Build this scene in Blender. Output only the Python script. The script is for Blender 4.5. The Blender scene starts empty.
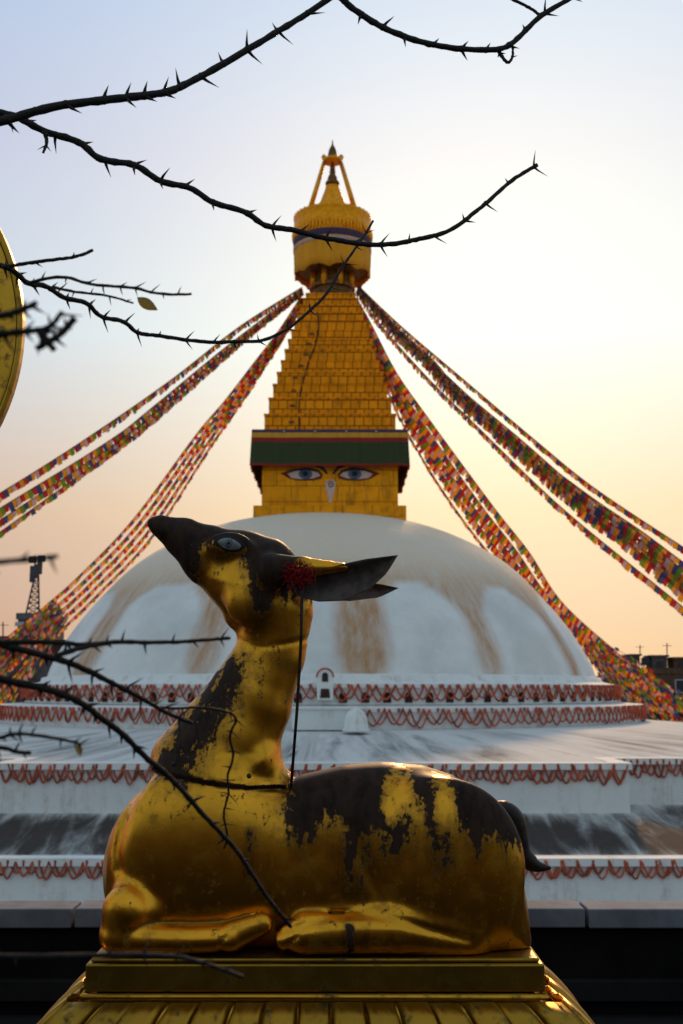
import bpy, bmesh, math, random
import numpy as np
from mathutils import Vector, Matrix
from mathutils.bvhtree import BVHTree
random.seed(11); rng = np.random.default_rng(11)
SC = bpy.context.scene; COL = SC.collection
R = math.radians; PI = math.pi

# ---------------------------------------------------------------- camera model
ZC = 11.0; F = 1100.0; TH = math.atan((690-512)/F)
cT, sT = math.cos(TH), math.sin(TH)
def P(px, py, Y):
    u = (px-341.5)/F; v = (512-py)/F
    dy = cT - v*sT; dz = sT + v*cT
    return Vector((u/dy*Y, Y, ZC + dz/dy*Y))
cam = bpy.data.cameras.new('camera'); co = bpy.data.objects.new('camera', cam); COL.objects.link(co)
SC.camera = co; co.location = (0, 0, ZC); co.rotation_euler = (PI/2+TH, 0, 0)
cam.sensor_fit = 'VERTICAL'; cam.sensor_height = 36; cam.sensor_width = 24; cam.lens = 36*F/1024
cam.clip_start = .05; cam.clip_end = 6000
cam.dof.use_dof = True; cam.dof.focus_distance = 3.5; cam.dof.aperture_fstop = 5.6

# ---------------------------------------------------------------- mesh helpers
class MB:
    def __init__(s): s.v = []; s.f = []; s.m = []
    def add(s, vs, fs, mi=0):
        o = len(s.v); s.v += [tuple(a) for a in vs]
        s.f += [tuple(i+o for i in f) for f in fs]; s.m += [mi]*len(fs)
    def box(s, x0, x1, y0, y1, z0, z1, mi=0, M=None):
        vs = [(x, y, z) for z in (z0, z1) for y in (y0, y1) for x in (x0, x1)]
        if M: vs = [M @ Vector(a) for a in vs]
        s.add(vs, [(0,2,3,1),(4,5,7,6),(0,1,5,4),(2,6,7,3),(0,4,6,2),(1,3,7,5)], mi)
    def tube(s, pts, rad, n=6, mi=0, caps=True):
        pts = [Vector(p) for p in pts]
        if not hasattr(rad, '__len__'): rad = [rad]*len(pts)
        vs = []; fs = []; up = Vector((0.13, .31, .94)); prev = None
        for i, p in enumerate(pts):
            t = (pts[min(i+1, len(pts)-1)] - pts[max(i-1, 0)])
            if t.length < 1e-9: t = Vector((0, 0, 1))
            t.normalize()
            if prev is None:
                a = t.cross(up)
                if a.length < .05: a = t.cross(Vector((1, 0, 0)))
            else: a = prev - t*prev.dot(t)
            a.normalize(); prev = a; b = t.cross(a)
            for k in range(n):
                q = 2*PI*k/n
                vs.append(p + (a*math.cos(q)+b*math.sin(q))*rad[i])
        for i in range(len(pts)-1):
            for k in range(n):
                k2 = (k+1) % n
                fs.append((i*n+k, i*n+k2, (i+1)*n+k2, (i+1)*n+k))
        if caps:
            fs.append(tuple(range(n-1, -1, -1))); m = (len(pts)-1)*n
            fs.append(tuple(m+k for k in range(n)))
        s.add(vs, fs, mi)
    def lathe(s, prof, c, n=48, mi=0):
        vs = []; fs = []
        for r, z in prof:
            for k in range(n):
                q = 2*PI*k/n; vs.append((c[0]+r*math.sin(q), c[1]-r*math.cos(q), z))
        for i in range(len(prof)-1):
            for k in range(n):
                k2 = (k+1) % n; fs.append((i*n+k, i*n+k2, (i+1)*n+k2, (i+1)*n+k))
        s.add(vs, fs, mi)
    def prism(s, poly, y0, y1, mi=0):          # poly in x,z ; extruded in y
        n = len(poly)
        vs = [(x, y0, z) for x, z in poly] + [(x, y1, z) for x, z in poly]
        fs = [tuple(range(n)), tuple(range(2*n-1, n-1, -1))]
        fs += [(i, (i+n), (i+1) % n + n, (i+1) % n) for i in range(n)]
        s.add(vs, fs, mi)
    def build(s, name, mats, parent=None, smooth=False, loc=None, bevel=0, recalc=True):
        me = bpy.data.meshes.new(name)
        off = Vector((0, 0, 0))
        if parent is not None: off = world_loc(parent)
        elif loc is not None: off = Vector(loc)
        me.from_pydata([tuple(Vector(a)-off) for a in s.v], [], s.f)
        for m in (mats if isinstance(mats, (list, tuple)) else [mats]): me.materials.append(m)
        me.polygons.foreach_set('material_index', s.m)
        if smooth: me.polygons.foreach_set('use_smooth', [True]*len(s.f))
        if recalc:
            bm = bmesh.new(); bm.from_mesh(me); bmesh.ops.recalc_face_normals(bm, faces=bm.faces); bm.to_mesh(me); bm.free()
        me.update()
        o = bpy.data.objects.new(name, me); COL.objects.link(o)
        if parent is not None: o.parent = parent
        elif loc is not None: o.location = off
        if bevel:
            b = o.modifiers.new('bevel', 'BEVEL'); b.width = bevel; b.segments = 2; b.limit_method = 'ANGLE'
        return o
def world_loc(o):
    p = Vector((0, 0, 0))
    while o is not None: p = p + Vector(o.location); o = o.parent
    return p
def tag(o, label=None, cat=None, group=None, kind=None):
    if label: o['label'] = label
    if cat: o['category'] = cat
    if group: o['group'] = group
    if kind: o['kind'] = kind
    return o
def empty(name, loc, label, cat, group=None):
    o = bpy.data.objects.new(name, None); COL.objects.link(o); o.location = loc
    o.empty_display_size = .2
    return tag(o, label, cat, group)
def catmull(pts, n=8):
    pts = [Vector(p) for p in pts]; out = []
    for i in range(len(pts)-1):
        p0 = pts[max(i-1, 0)]; p1 = pts[i]; p2 = pts[i+1]; p3 = pts[min(i+2, len(pts)-1)]
        for k in range(n):
            t = k/n
            out.append(.5*((2*p1)+(p2-p0)*t+(2*p0-5*p1+4*p2-p3)*t*t+(3*p1-p0-3*p2+p3)*t**3))
    out.append(pts[-1]); return out

# ---------------------------------------------------------------- materials
class NT:
    def __init__(s, name):
        s.mat = bpy.data.materials.new(name); s.mat.use_nodes = True
        s.t = s.mat.node_tree; s.b = s.t.nodes['Principled BSDF']; s.out = s.t.nodes['Material Output']
    def n(s, typ, **kw):
        nd = s.t.nodes.new(typ)
        for k, v in kw.items(): setattr(nd, k, v)
        return nd
    def l(s, a, b): s.t.links.new(a, b)
    def val(s, sock, v):
        if hasattr(v, 'is_linked'): s.l(v, sock)
        else: sock.default_value = v
    def math(s, op, a, b=0.0, c=0.0, clamp=False):
        nd = s.n('ShaderNodeMath', operation=op); nd.use_clamp = clamp
        s.val(nd.inputs[0], a); s.val(nd.inputs[1], b); s.val(nd.inputs[2], c); return nd.outputs[0]
    def mix(s, f, a, b):
        nd = s.n('ShaderNodeMix', data_type='RGBA'); s.val(nd.inputs['Factor'], f)
        for sk, v in ((nd.inputs[6], a), (nd.inputs[7], b)):
            s.val(sk, (v+(1,)) if isinstance(v, tuple) and len(v) == 3 else v)
        return nd.outputs[2]
    def coord(s, kind='Object', scale=(1, 1, 1)):
        tc = s.n('ShaderNodeTexCoord'); mp = s.n('ShaderNodeMapping'); mp.inputs['Scale'].default_value = scale
        s.l(tc.outputs[kind], mp.inputs[0]); return mp.outputs[0]
    def noise(s, vec, scale, detail=4, rough=.55, dist=0):
        nd = s.n('ShaderNodeTexNoise'); s.l(vec, nd.inputs['Vector'])
        nd.inputs['Scale'].default_value = scale; nd.inputs['Detail'].default_value = detail
        nd.inputs['Roughness'].default_value = rough; nd.inputs['Distortion'].default_value = dist
        return nd.outputs['Fac']
    def step(s, v, a, b):
        nd = s.n('ShaderNodeMapRange', interpolation_type='SMOOTHSTEP'); s.val(nd.inputs[0], v)
        nd.inputs[1].default_value = a; nd.inputs[2].default_value = b; return nd.outputs[0]
    def bump(s, h, strength, dist):
        nd = s.n('ShaderNodeBump'); s.l(h, nd.inputs['Height'])
        nd.inputs['Strength'].default_value = strength; nd.inputs['Distance'].default_value = dist
        s.l(nd.outputs[0], s.b.inputs['Normal'])
    def attr(s, name):
        nd = s.n('ShaderNodeAttribute'); nd.attribute_name = name; return nd.outputs['Fac']
    def set(s, color=None, rough=None, metal=None):
        if color is not None: s.val(s.b.inputs['Base Color'], color+(1,) if isinstance(color, tuple) else color)
        if rough is not None: s.val(s.b.inputs['Roughness'], rough)
        if metal is not None: s.val(s.b.inputs['Metallic'], metal)
        return s.mat
def simple(name, c, rough=.7, metal=0, var=.25, scale=8, bump=0):
    m = NT(name); m.b.inputs['Specular IOR Level'].default_value = .2; v = m.coord()
    f = m.noise(v, scale, 5)
    c2 = tuple(x*(1-var) for x in c); c1 = tuple(min(1, x*(1+var)) for x in c)
    m.set(m.mix(m.step(f, .3, .7), c2, c1), rough, metal)
    if bump: m.bump(f, bump, .02)
    return m.mat

def gold_mat(name, use_wear=True, tint=(.84, .375, .028), scale=1.0, rough=.32, dirt=.5):
    m = NT(name); v = m.coord()
    vs = m.coord(scale=(1, 1, .2))
    n1 = m.noise(v, 5*scale, 5); n2 = m.noise(v, 55*scale, 6, .7); n3 = m.noise(vs, 30*scale, 5, .65)
    n4 = m.noise(v, 16*scale, 3)
    warm = m.mix(m.step(n1, .35, .68), tint, (tint[0]*.78, tint[1]*.80, tint[2]*.8))
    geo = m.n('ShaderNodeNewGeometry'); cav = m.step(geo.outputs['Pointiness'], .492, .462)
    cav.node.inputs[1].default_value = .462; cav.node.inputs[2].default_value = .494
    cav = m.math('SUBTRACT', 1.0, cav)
    darkening = m.math('MAXIMUM', m.math('MULTIPLY', cav, .7 if use_wear else 0.0), m.math('MULTIPLY', m.step(m.math('MULTIPLY_ADD', n2, .55, n4), .80, 1.05), dirt))  # darker in concave creases, plus noise-driven dirt
    gold = m.mix(darkening, warm, (.085, .05, .018))
    fac = 0.0
    if use_wear:
        a = m.attr('wear')
        jag = m.math('ADD', m.math('MULTIPLY_ADD', n3, 2.4, -1.2), m.math('MULTIPLY_ADD', n2, 1.8, -.9))
        fac = m.step(m.math('ADD', a, jag), .36, .66)
        tar = m.math('MULTIPLY', m.step(m.math('ADD', a, m.math('MULTIPLY', jag, .8)), -.35, .5), .62)
        gold = m.mix(tar, gold, (.20, .095, .022))
        fl = m.step(m.math('MULTIPLY_ADD', n3, .8, n2), 1.02, 1.12)
        fac = m.math('MAXIMUM', fac, m.math('MULTIPLY', fl, .8))
    dark = m.mix(m.step(n3, .3, .7), (.013, .0065, .004), (.046, .023, .014))
    col = m.mix(fac, gold, dark)
    m.val(m.b.inputs['Specular IOR Level'], .12)
    m.set(col, m.math('ADD', m.math('MULTIPLY_ADD', n4, .16, rough-.08), m.math('MULTIPLY', fac, .22) if use_wear else 0.0))
    m.val(m.b.inputs['Metallic'], m.math('SUBTRACT', 1.0, m.math('MAXIMUM', m.math('MULTIPLY', darkening, .6), fac)))
    h = m.math('ADD', m.math('MULTIPLY', m.noise(v, 7*scale, 2), .35), m.math('MULTIPLY', n2, .10))
    if use_wear: h = m.math('SUBTRACT', h, m.math('MULTIPLY', fac, .03))
    m.bump(h, .17, .02/scale)
    return m.mat

M = {}
M['gold'] = gold_mat('gilded_copper')
M['gold_plain'] = gold_mat('gilded_metal', False, (.66, .34, .035), rough=.40, dirt=.9)
M['gold_petal'] = gold_mat('weathered_petal_gilding', False, (.44, .235, .028), rough=.42, dirt=1.0)
M['gold_old'] = gold_mat('dull_old_gilding', False, (.33, .19, .024), rough=.42, dirt=1.0)
M['dark_paint'] = simple('dark_brown_paint', (.028, .02, .017), .45, 0, .4, 30, .2)
M['ear_inner'] = simple('ear_inner_dark', (.10, .075, .065), .5, 0, .4, 25, .2)
M['eye_white'] = simple('eye_white_paint', (.20, .205, .20), .4, 0, .2, 40)
M['eye_grey'] = simple('eye_iris_paint', (.10, .12, .14), .35, 0, .2, 60)
M['black'] = simple('black_paint', (.012, .011, .012), .5, 0, .2, 30)
M['red_thread'] = simple('red_thread', (.30, .010, .014), .85, 0, .4, 60)
M['rod'] = simple('rusted_iron', (.03, .022, .018), .7, .3, .4, 40)
def bark():
    m = NT('dark_bark'); v = m.coord(scale=(1, 1, 1)); n = m.noise(v, 90, 5)
    m.set(m.mix(m.step(n, .35, .7), (.006, .0045, .004), (.020, .014, .011)), .85); m.bump(n, .6, .004); return m.mat
M['bark'] = bark()
def leafm(name, c):
    m = NT(name); v = m.coord(); n = m.noise(v, 60, 3)
    m.set(m.mix(n, tuple(x*.6 for x in c), c), .6)
    tr = m.n('ShaderNodeBsdfTranslucent'); tr.inputs[0].default_value = c+(1,)
    mx = m.n('ShaderNodeMixShader'); mx.inputs[0].default_value = .4
    m.l(m.b.outputs[0], mx.inputs[1]); m.l(tr.outputs[0], mx.inputs[2]); m.l(mx.outputs[0], m.out.inputs[0]); return m.mat
M['leaf'] = leafm('withered_leaf', (.16, .15, .03))
def flagm(name, c):
    m = NT(name); v = m.coord(); n = m.noise(v, 6, 3)
    cc = m.mix(n, tuple(x*.65 for x in c), tuple(min(1, x*1.2) for x in c))
    m.set(cc, .85)
    tr = m.n('ShaderNodeBsdfTranslucent'); m.l(cc, tr.inputs[0])
    mx = m.n('ShaderNodeMixShader'); mx.inputs[0].default_value = .5
    m.l(m.b.outputs[0], mx.inputs[1]); m.l(tr.outputs[0], mx.inputs[2]); m.l(mx.outputs[0], m.out.inputs[0]); return m.mat
FLAGC = [('blue', (.065, .075, .19)), ('white', (.66, .38, .33)), ('red', (.52, .025, .018)), ('green', (.17, .28, .02)), ('orange', (.95, .33, .012))]  # warm backlight is put into the pinkish white and orange cloth colours
FM = [flagm('flag_'+n+'_cloth', c) for n, c in FLAGC]
M['cord'] = simple('dark_cord', (.05, .035, .03), .9)

def whitewash(name, base=(.74, .75, .74), stain=(.42, .34, .26), amt=.5, drip=True):
    m = NT(name); v = m.coord(); vd = m.coord(scale=(1, 1, .12))
    a = m.noise(v, .35, 5); b = m.noise(vd, 1.6, 5, .65); c = m.noise(v, 4, 6, .7)
    f = m.math('MULTIPLY', m.step(m.math('MULTIPLY_ADD', c, .5, b), .72, 1.05), amt)
    col = m.mix(f, base, stain)
    col = m.mix(m.math('MULTIPLY', m.step(a, .45, .75), .22), col, (.55, .56, .55))
    m.set(col, .85); m.bump(c, .35, .05); return m.mat
M['white_wall'] = whitewash('whitewashed_wall', amt=.75)
def domem():
    m = NT('whitewashed_dome'); v = m.coord()
    a = m.attr('stain'); h = m.attr('height'); az = m.attr('azimuth')
    cx = m.n('ShaderNodeCombineXYZ'); m.l(m.math('MULTIPLY', az, 1.0), cx.inputs[0]); m.l(m.math('MULTIPLY', h, .07), cx.inputs[1])
    streak = m.noise(cx.outputs[0], 34, 6, .65); blot = m.noise(v, .30, 5); fine = m.noise(v, 3, 6, .7)
    s2 = m.noise(cx.outputs[0], 9, 4, .6)
    f = m.math('MULTIPLY', a, m.math('MULTIPLY_ADD', streak, .55, m.math('MULTIPLY_ADD', s2, 1.3, m.math('MULTIPLY_ADD', m.step(h, 4.0, 7.0), .30, -.22))), clamp=True)
    base = m.mix(m.step(blot, .35, .7), (.76, .77, .77), (.62, .63, .62))
    base = m.mix(m.math('MULTIPLY', m.step(fine, .5, .8), .25), base, (.5, .48, .44))
    col = m.mix(m.math('MULTIPLY', f, 1.0, clamp=True), base, m.mix(m.step(h, 3.5, 7.5), (.43, .20, .06), (.73, .61, .48)))  # upper cream tint: part stain, part warm light put into the colour
    lump = m.noise(v, .9, 3, .5)
    m.set(col, .88); m.bump(m.math('MULTIPLY_ADD', lump, 2.5, fine), .5, .10); return m.mat
M['dome'] = domem()
def terrm():
    m = NT('weathered_terrace_paving'); m.b.inputs['Specular IOR Level'].default_value = .1
    uv = m.n('ShaderNodeUVMap'); mp = m.n('ShaderNodeMapping'); mp.inputs['Scale'].default_value = (1, .10, 1); m.l(uv.outputs[0], mp.inputs[0])
    mp2 = m.n('ShaderNodeMapping'); mp2.inputs['Scale'].default_value = (1, .6, 1); m.l(uv.outputs[0], mp2.inputs[0])
    st = m.noise(mp.outputs[0], 1.1, 7, .68, .6); big = m.noise(mp2.outputs[0], .14, 4); fine = m.noise(mp2.outputs[0], 3, 5, .7)
    lime = m.attr('lime')
    f = m.step(m.math('ADD', m.math('MULTIPLY_ADD', st, 1.3, m.math('MULTIPLY', big, .9)), lime), .95, 1.6)
    dark = m.mix(fine, (.036, .030, .028), (.080, .067, .060))
    m.set(m.mix(f, dark, (.62, .62, .61)), .9); m.bump(fine, .4, .04); return m.mat
M['terrace'] = terrm()
def platem(name, tint, sx, sy, mortar=.018):
    m = NT(name); m.b.inputs['Specular IOR Level'].default_value = .1; tc = m.n('ShaderNodeTexCoord')
    sep = m.n('ShaderNodeSeparateXYZ'); m.l(tc.outputs['Object'], sep.inputs[0])
    cb = m.n('ShaderNodeCombineXYZ'); m.l(m.math('ADD', sep.outputs[0], sep.outputs[1]), cb.inputs[0]); m.l(sep.outputs[2], cb.inputs[1])
    br = m.n('ShaderNodeTexBrick'); m.l(cb.outputs[0], br.inputs['Vector']); br.offset = 0.5; br.inputs['Scale'].default_value = 1
    br.inputs['Brick Width'].default_value = sx; br.inputs['Row Height'].default_value = sy; br.inputs['Mortar Size'].default_value = mortar
    br.inputs['Mortar Smooth'].default_value = .4
    br.inputs['Color1'].default_value = tint+(1,); br.inputs['Color2'].default_value = tuple(x*.82 for x in tint)+(1,)
    br.inputs['Mortar'].default_value = tuple(x*.16 for x in tint)+(1,)
    v = m.coord(); n = m.noise(v, 1.3, 6, .65); vd = m.coord(scale=(1, 1, .2)); d = m.noise(vd, 3, 5, .7)
    col = m.mix(m.math('MULTIPLY', m.step(n, .42, .72), .6), br.outputs['Color'], tuple(x*.45 for x in tint))
    col = m.mix(m.math('MULTIPLY', m.step(d, .50, .72), .55), col, (.14, .07, .02))
    m.set(col, .48, .4); m.bump(m.math('MULTIPLY_ADD', br.outputs['Fac'], -1.0, n), .4, .05); return m.mat
M['gold_plate'] = platem('gilded_plates', (1.0, .31, .004), .60, .60, .036)
M['gold_panel'] = platem('painted_gold_panel', (.96, .35, .007), 1.9, 1.05, .02)
M['gold_far'] = simple('aged_gilding', (.98, .34, .007), .45, .5, .22, 4, .15)
M['gold_dark'] = simple('dark_bronze', (.16, .075, .02), .5, .5, .4, 3, .2)
def cloth(name, c):
    m = NT(name); v = m.coord(scale=(1, 1, .08)); n = m.noise(v, 5, 4)
    m.set(m.mix(n, tuple(x*.55 for x in c), c), .85); m.bump(n, .5, .06); return m.mat
M['cloth_green'] = cloth('green_cloth', (.034, .055, .010))
M['cloth_red'] = cloth('red_cloth', (.32, .014, .01))
M['cloth_yellow'] = cloth('yellow_cloth', (.75, .36, .02))
M['cloth_violet'] = cloth('violet_cloth', (.07, .035, .09))
M['cloth_pale'] = cloth('pale_cloth', (.55, .40, .40))
M['cloth_gold'] = cloth('gold_yellow_cloth', (1.0, .41, .006))
M['garland'] = simple('faded_red_cloth_rope', (.42, .085, .042), .9, 0, .45, 3)
M['white_eye'] = simple('pale_eye_paint', (.62, .46, .40), .8, 0, .1, 4)
M['blue_eye'] = simple('blue_eye_paint', (.085, .12, .19), .7, 0, .2, 4)
M['red_line'] = simple('red_outline_paint', (.17, .03, .012), .8, 0, .2, 4)
M['navy_line'] = simple('dark_navy_paint', (.02, .022, .04), .8, 0, .2, 4)
M['niche_dark'] = simple('dark_niche', (.05, .025, .022), .9, 0, .4, 5)
def conc(name, c, var=.3):
    m = NT(name); m.b.inputs['Specular IOR Level'].default_value = .12; v = m.coord(); n = m.noise(v, 2.5, 7, .65); n2 = m.noise(v, 40, 4)
    m.set(m.mix(m.step(n, .3, .72), tuple(x*(1-var) for x in c), tuple(x*(1+var) for x in c)), .85); m.bump(n2, .3, .004); return m.mat
M['coping'] = conc('grey_stone_coping', (.15, .165, .19))
M['dark_wall'] = conc('shade_dark_plaster', (.005, .0045, .0045), .5)  # near-black: shade under the coping is put into the wall colour
M['roof_floor'] = conc('dark_roof_screed', (.014, .013, .012), .4)
M['ground'] = conc('brick_plaza', (.16, .11, .09))
HM = [conc('weathered_render', (.09, .075, .07)), conc('brown_brick_wall', (.10, .06, .042)), conc('grey_render', (.10, .105, .12))]
M['glass'] = simple('dark_window_glass', (.02, .022, .025), .15, 0, .2, 2)
M['steel'] = simple('dark_galvanised_steel', (.06, .062, .07), .5, .6, .3, 6)
M['tank'] = simple('black_plastic_tank', (.02, .02, .022), .45, 0, .3, 5)
M['pale_trim'] = simple('pale_painted_trim', (.42, .43, .48), .8, 0, .2, 4)

# ---------------------------------------------------------------- world and sun
SUN_AZ, SUN_EL = R(8), R(27)
w = bpy.data.worlds.new('World'); SC.world = w; w.use_nodes = True
t = w.node_tree; out = t.nodes['World Output']; bg = t.nodes['Background']
sky = t.nodes.new('ShaderNodeTexSky'); sky.sky_type = 'NISHITA'; sky.sun_disc = False
sky.sun_elevation = SUN_EL; sky.sun_rotation = SUN_AZ; sky.air_density = 1; sky.dust_density = .2; sky.ozone_density = 1
t.links.new(sky.outputs[0], bg.inputs[0]); bg.inputs[1].default_value = .022
class WN(NT):
    def __init__(s, t): s.t = t
W = WN(t)
tc = W.n('ShaderNodeTexCoord'); nrm = W.n('ShaderNodeVectorMath', operation='NORMALIZE'); W.l(tc.outputs['Generated'], nrm.inputs[0])
sep = W.n('ShaderNodeSeparateXYZ'); W.l(nrm.outputs[0], sep.inputs[0])
el = W.math('ARCSINE', sep.outputs[2])                                   # elevation
ramp = W.n('ShaderNodeValToRGB'); W.l(W.math('DIVIDE', el, PI/2, clamp=True), ramp.inputs[0])
rs = ramp.color_ramp
STOPS = [(.02, (.303, .061, .047)), (.10, (.477, .257, .136)), (.20, (.453, .517, .60)), (.30, (.413, .444, .60)), (.42, (.312, .453, .686)), (1.0, (.24, .36, .50))]
while len(rs.elements) < len(STOPS): rs.elements.new(.5)
for e, (p, c) in zip(rs.elements, STOPS): e.position = p; e.color = c+(1,)
back = W.step(sep.outputs[1], .75, -.2)
back.node.inputs[1].default_value = -.15; back.node.inputs[2].default_value = .8
backcol = (.36, .45, .50, 1)
col = W.mix(back, backcol, ramp.outputs[0])
def sdir(az, e): return (math.sin(az)*math.cos(e), math.cos(az)*math.cos(e), math.sin(e))
def glow(az, e, n, c):
    dt = W.n('ShaderNodeVectorMath', operation='DOT_PRODUCT'); W.l(nrm.outputs[0], dt.inputs[0]); dt.inputs[1].default_value = sdir(az, e)
    g = W.math('POWER', W.math('MAXIMUM', dt.outputs['Value'], 0.0), n)
    mx = W.n('ShaderNodeMix', data_type='RGBA'); mx.blend_type = 'MULTIPLY'; mx.inputs['Factor'].default_value = 1
    cb = W.n('ShaderNodeCombineColor')
    for i in range(3): W.l(W.math('MULTIPLY', g, c[i]), cb.inputs[i])
    return cb.outputs[0]
def addc(a, b):
    mx = W.n('ShaderNodeMix', data_type='RGBA'); mx.blend_type = 'ADD'; mx.inputs['Factor'].default_value = 1
    W.l(a, mx.inputs[6]); W.l(b, mx.inputs[7]); return mx.outputs[2]
col = addc(col, glow(R(12), R(17), 9, (.42, .37, .16)))
col = addc(col, glow(R(4), R(17), 40, (.16, .11, .03)))
bg2 = W.n('ShaderNodeBackground'); W.l(col, bg2.inputs[0]); bg2.inputs[1].default_value = 1.0
ad = W.n('ShaderNodeAddShader'); W.l(bg.outputs[0], ad.inputs[0]); W.l(bg2.outputs[0], ad.inputs[1]); W.l(ad.outputs[0], out.inputs[0])
sl = bpy.data.lights.new('sun', 'SUN'); so = bpy.data.objects.new('sun', sl); COL.objects.link(so)
sl.energy = 2.8; sl.angle = R(6); sl.color = (1, .58, .26)
so.location = (30, 40, 60); so.rotation_euler = Vector(sdir(SUN_AZ, SUN_EL)).to_track_quat('Z', 'Y').to_euler()
vs = SC.view_settings; vs.view_transform = 'Standard'; vs.look = 'None'; vs.gamma = 1; vs.exposure = 0; vs.use_curve_mapping = False
SC.cycles.max_bounces = 6; SC.cycles.use_denoising = True

# ---------------------------------------------------------------- ground and roof
def sheet(name, x0, x1, y0, y1, z, mat, n=1):
    b = MB(); b.add([(x0, y0, z), (x1, y0, z), (x1, y1, z), (x0, y1, z)], [(0, 1, 2, 3)])
    return b.build(name, mat, recalc=False)
tag(sheet('ground', -3000, 3000, -1500, 4500, 0, M['ground']), kind='structure')
ZF = ZC-1.72                                                   # roof terrace the camera stands on
b = MB(); b.box(-14, 14, -6, 6.6, ZF-.4, ZF)
tag(b.build('roof_terrace', M['roof_floor']), kind='structure')
b = MB(); b.box(-14, 14, -5.9, 6.5, 0, ZF-.403)
tag(b.build('monastery_building', HM[0]), 'dark rendered lower storeys of the monastery below the roof terrace', 'building')

M['hall'] = conc('added_hall_dark', (.028, .020, .016), .4)
b = MB(); b.box(-14, 14, -5.9, -3.6, ZF+.003, ZF+3.0); b.box(-14.4, 14.4, -6.2, -3.2, ZF+3.003, ZF+3.25)  # unseen block, added and sized to darken the deer's lower reflections
tag(b.build('added_hall', M['hall']), 'unseen brown upper storey added behind the viewer to darken reflections in the gilding', 'building')
M['ledge'] = conc('shade_dark_ledge', (.012, .0115, .0115))  # near-black tone, the wall's shade put into the ledge colour
# parapet with stone coping
zt = P(300, 901, 6.42).z
par = empty('parapet_wall', (0, 6.3, ZF), 'dark parapet wall, shade put into its colour, with grey coping behind the golden deer', 'wall')
b = MB(); b.box(-13, 13, 6.26, 6.4, ZF, zt-.108); b.build('wall_body', M['dark_wall'], par)
b = MB(); b.box(-13, 13, 6.2, 6.259, P(300, 1002, 6.2).z, P(300, 981, 6.2).z); b.build('ledge', M['ledge'], par, bevel=.006)
jx = [P(74, 910, 6.22).x, P(586, 910, 6.22).x]; L = jx[1]-jx[0]
for k in range(-4, 5):
    b = MB(); x0 = jx[0]+k*L
    b.box(x0+.01, x0+L-.01, 6.2, 6.44, zt-.10+random.uniform(-.003, .003), zt+random.uniform(-.004, .002))
    b.build('coping_slab', M['coping'], par, bevel=.008)

# ---------------------------------------------------------------- golden deer
YD = 3.5
ZB = P(300, 954, 3.36).z
def D2(px, py, dy=0.0):
    p = P(px, py, YD+dy); return (p.x, p.y, p.z)
h = .0062
lo = np.array([-.86, YD-.27, ZB]); hi = np.array([.72, YD+.27, ZB+1.5])
lo = np.array([P(95, 900, YD).x-.03, YD-.25, ZB-.004]); hi = np.array([P(535, 900, YD).x+.03, YD+.25, P(200, 505, YD).z+.02])
n3 = np.ceil((hi-lo)/h).astype(int)+1
gx = (lo[0]+h*np.arange(n3[0])).astype(np.float32)[:, None, None]
gy = (lo[1]+h*np.arange(n3[1])).astype(np.float32)[None, :, None]
gz = (lo[2]+h*np.arange(n3[2])).astype(np.float32)[None, None, :]
field = np.full(tuple(n3), 1.0, np.float32)
def smin(a, b, k):
    hh = np.clip(.5+.5*(b-a)/k, 0, 1); return b*(1-hh)+a*hh-k*hh*(1-hh)
def region(a0, a1, pad):
    s = []
    for i in range(3):
        i0 = max(0, int((a0[i]-pad-lo[i])/h)); i1 = min(n3[i], int((a1[i]+pad-lo[i])/h)+2); s.append(slice(i0, i1))
    return tuple(s)
def chain(pts, rad, sy=1.0, k=.03):
    """smoothly joined round cones; pts world coords, radii metres, sy = width/height of the section"""
    global field
    P3 = np.array(pts, np.float32); rr = np.array(rad, np.float32)
    mr = rr.max()*max(1, sy)
    s = region(P3.min(0)-mr, P3.max(0)+mr, k*1.2)
    X = gx[s[0]]; Y = gy[:, s[1]]; Z = gz[:, :, s[2]]
    d = None
    for i in range(len(P3)-1):
        a, c = P3[i], P3[i+1]; e = c-a; e2 = e.copy(); e2[1] /= sy
        L2 = float((e2**2).sum())+1e-9
        px = X-a[0]; py = (Y-a[1])/sy; pz = Z-a[2]
        tt = np.clip((px*e2[0]+py*e2[1]+pz*e2[2])/L2, 0, 1)
        dd = np.sqrt((px-tt*e2[0])**2+(py-tt*e2[1])**2+(pz-tt*e2[2])**2)-(rr[i]*(1-tt)+rr[i+1]*tt)
        d = dd if d is None else smin(d, dd, .01)
    d *= min(1, sy)
    field[s] = smin(field[s], d, k)
def ellip(c, r, k=.03, cut=False):
    global field
    c = np.array(c, np.float32); r = np.array(r, np.float32)
    s = region(c-r, c+r, k*1.2)
    q = np.sqrt(((gx[s[0]]-c[0])/r[0])**2+((gy[:, s[1]]-c[1])/r[1])**2+((gz[:, :, s[2]]-c[2])/r[2])**2)
    d = (q-1)*r.min()
    if cut: field[s] = -smin(-field[s], d, k)
    else: field[s] = smin(field[s], d, k)
px = lambda n: n/F*YD                                          # pixels to metres at the deer
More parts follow.
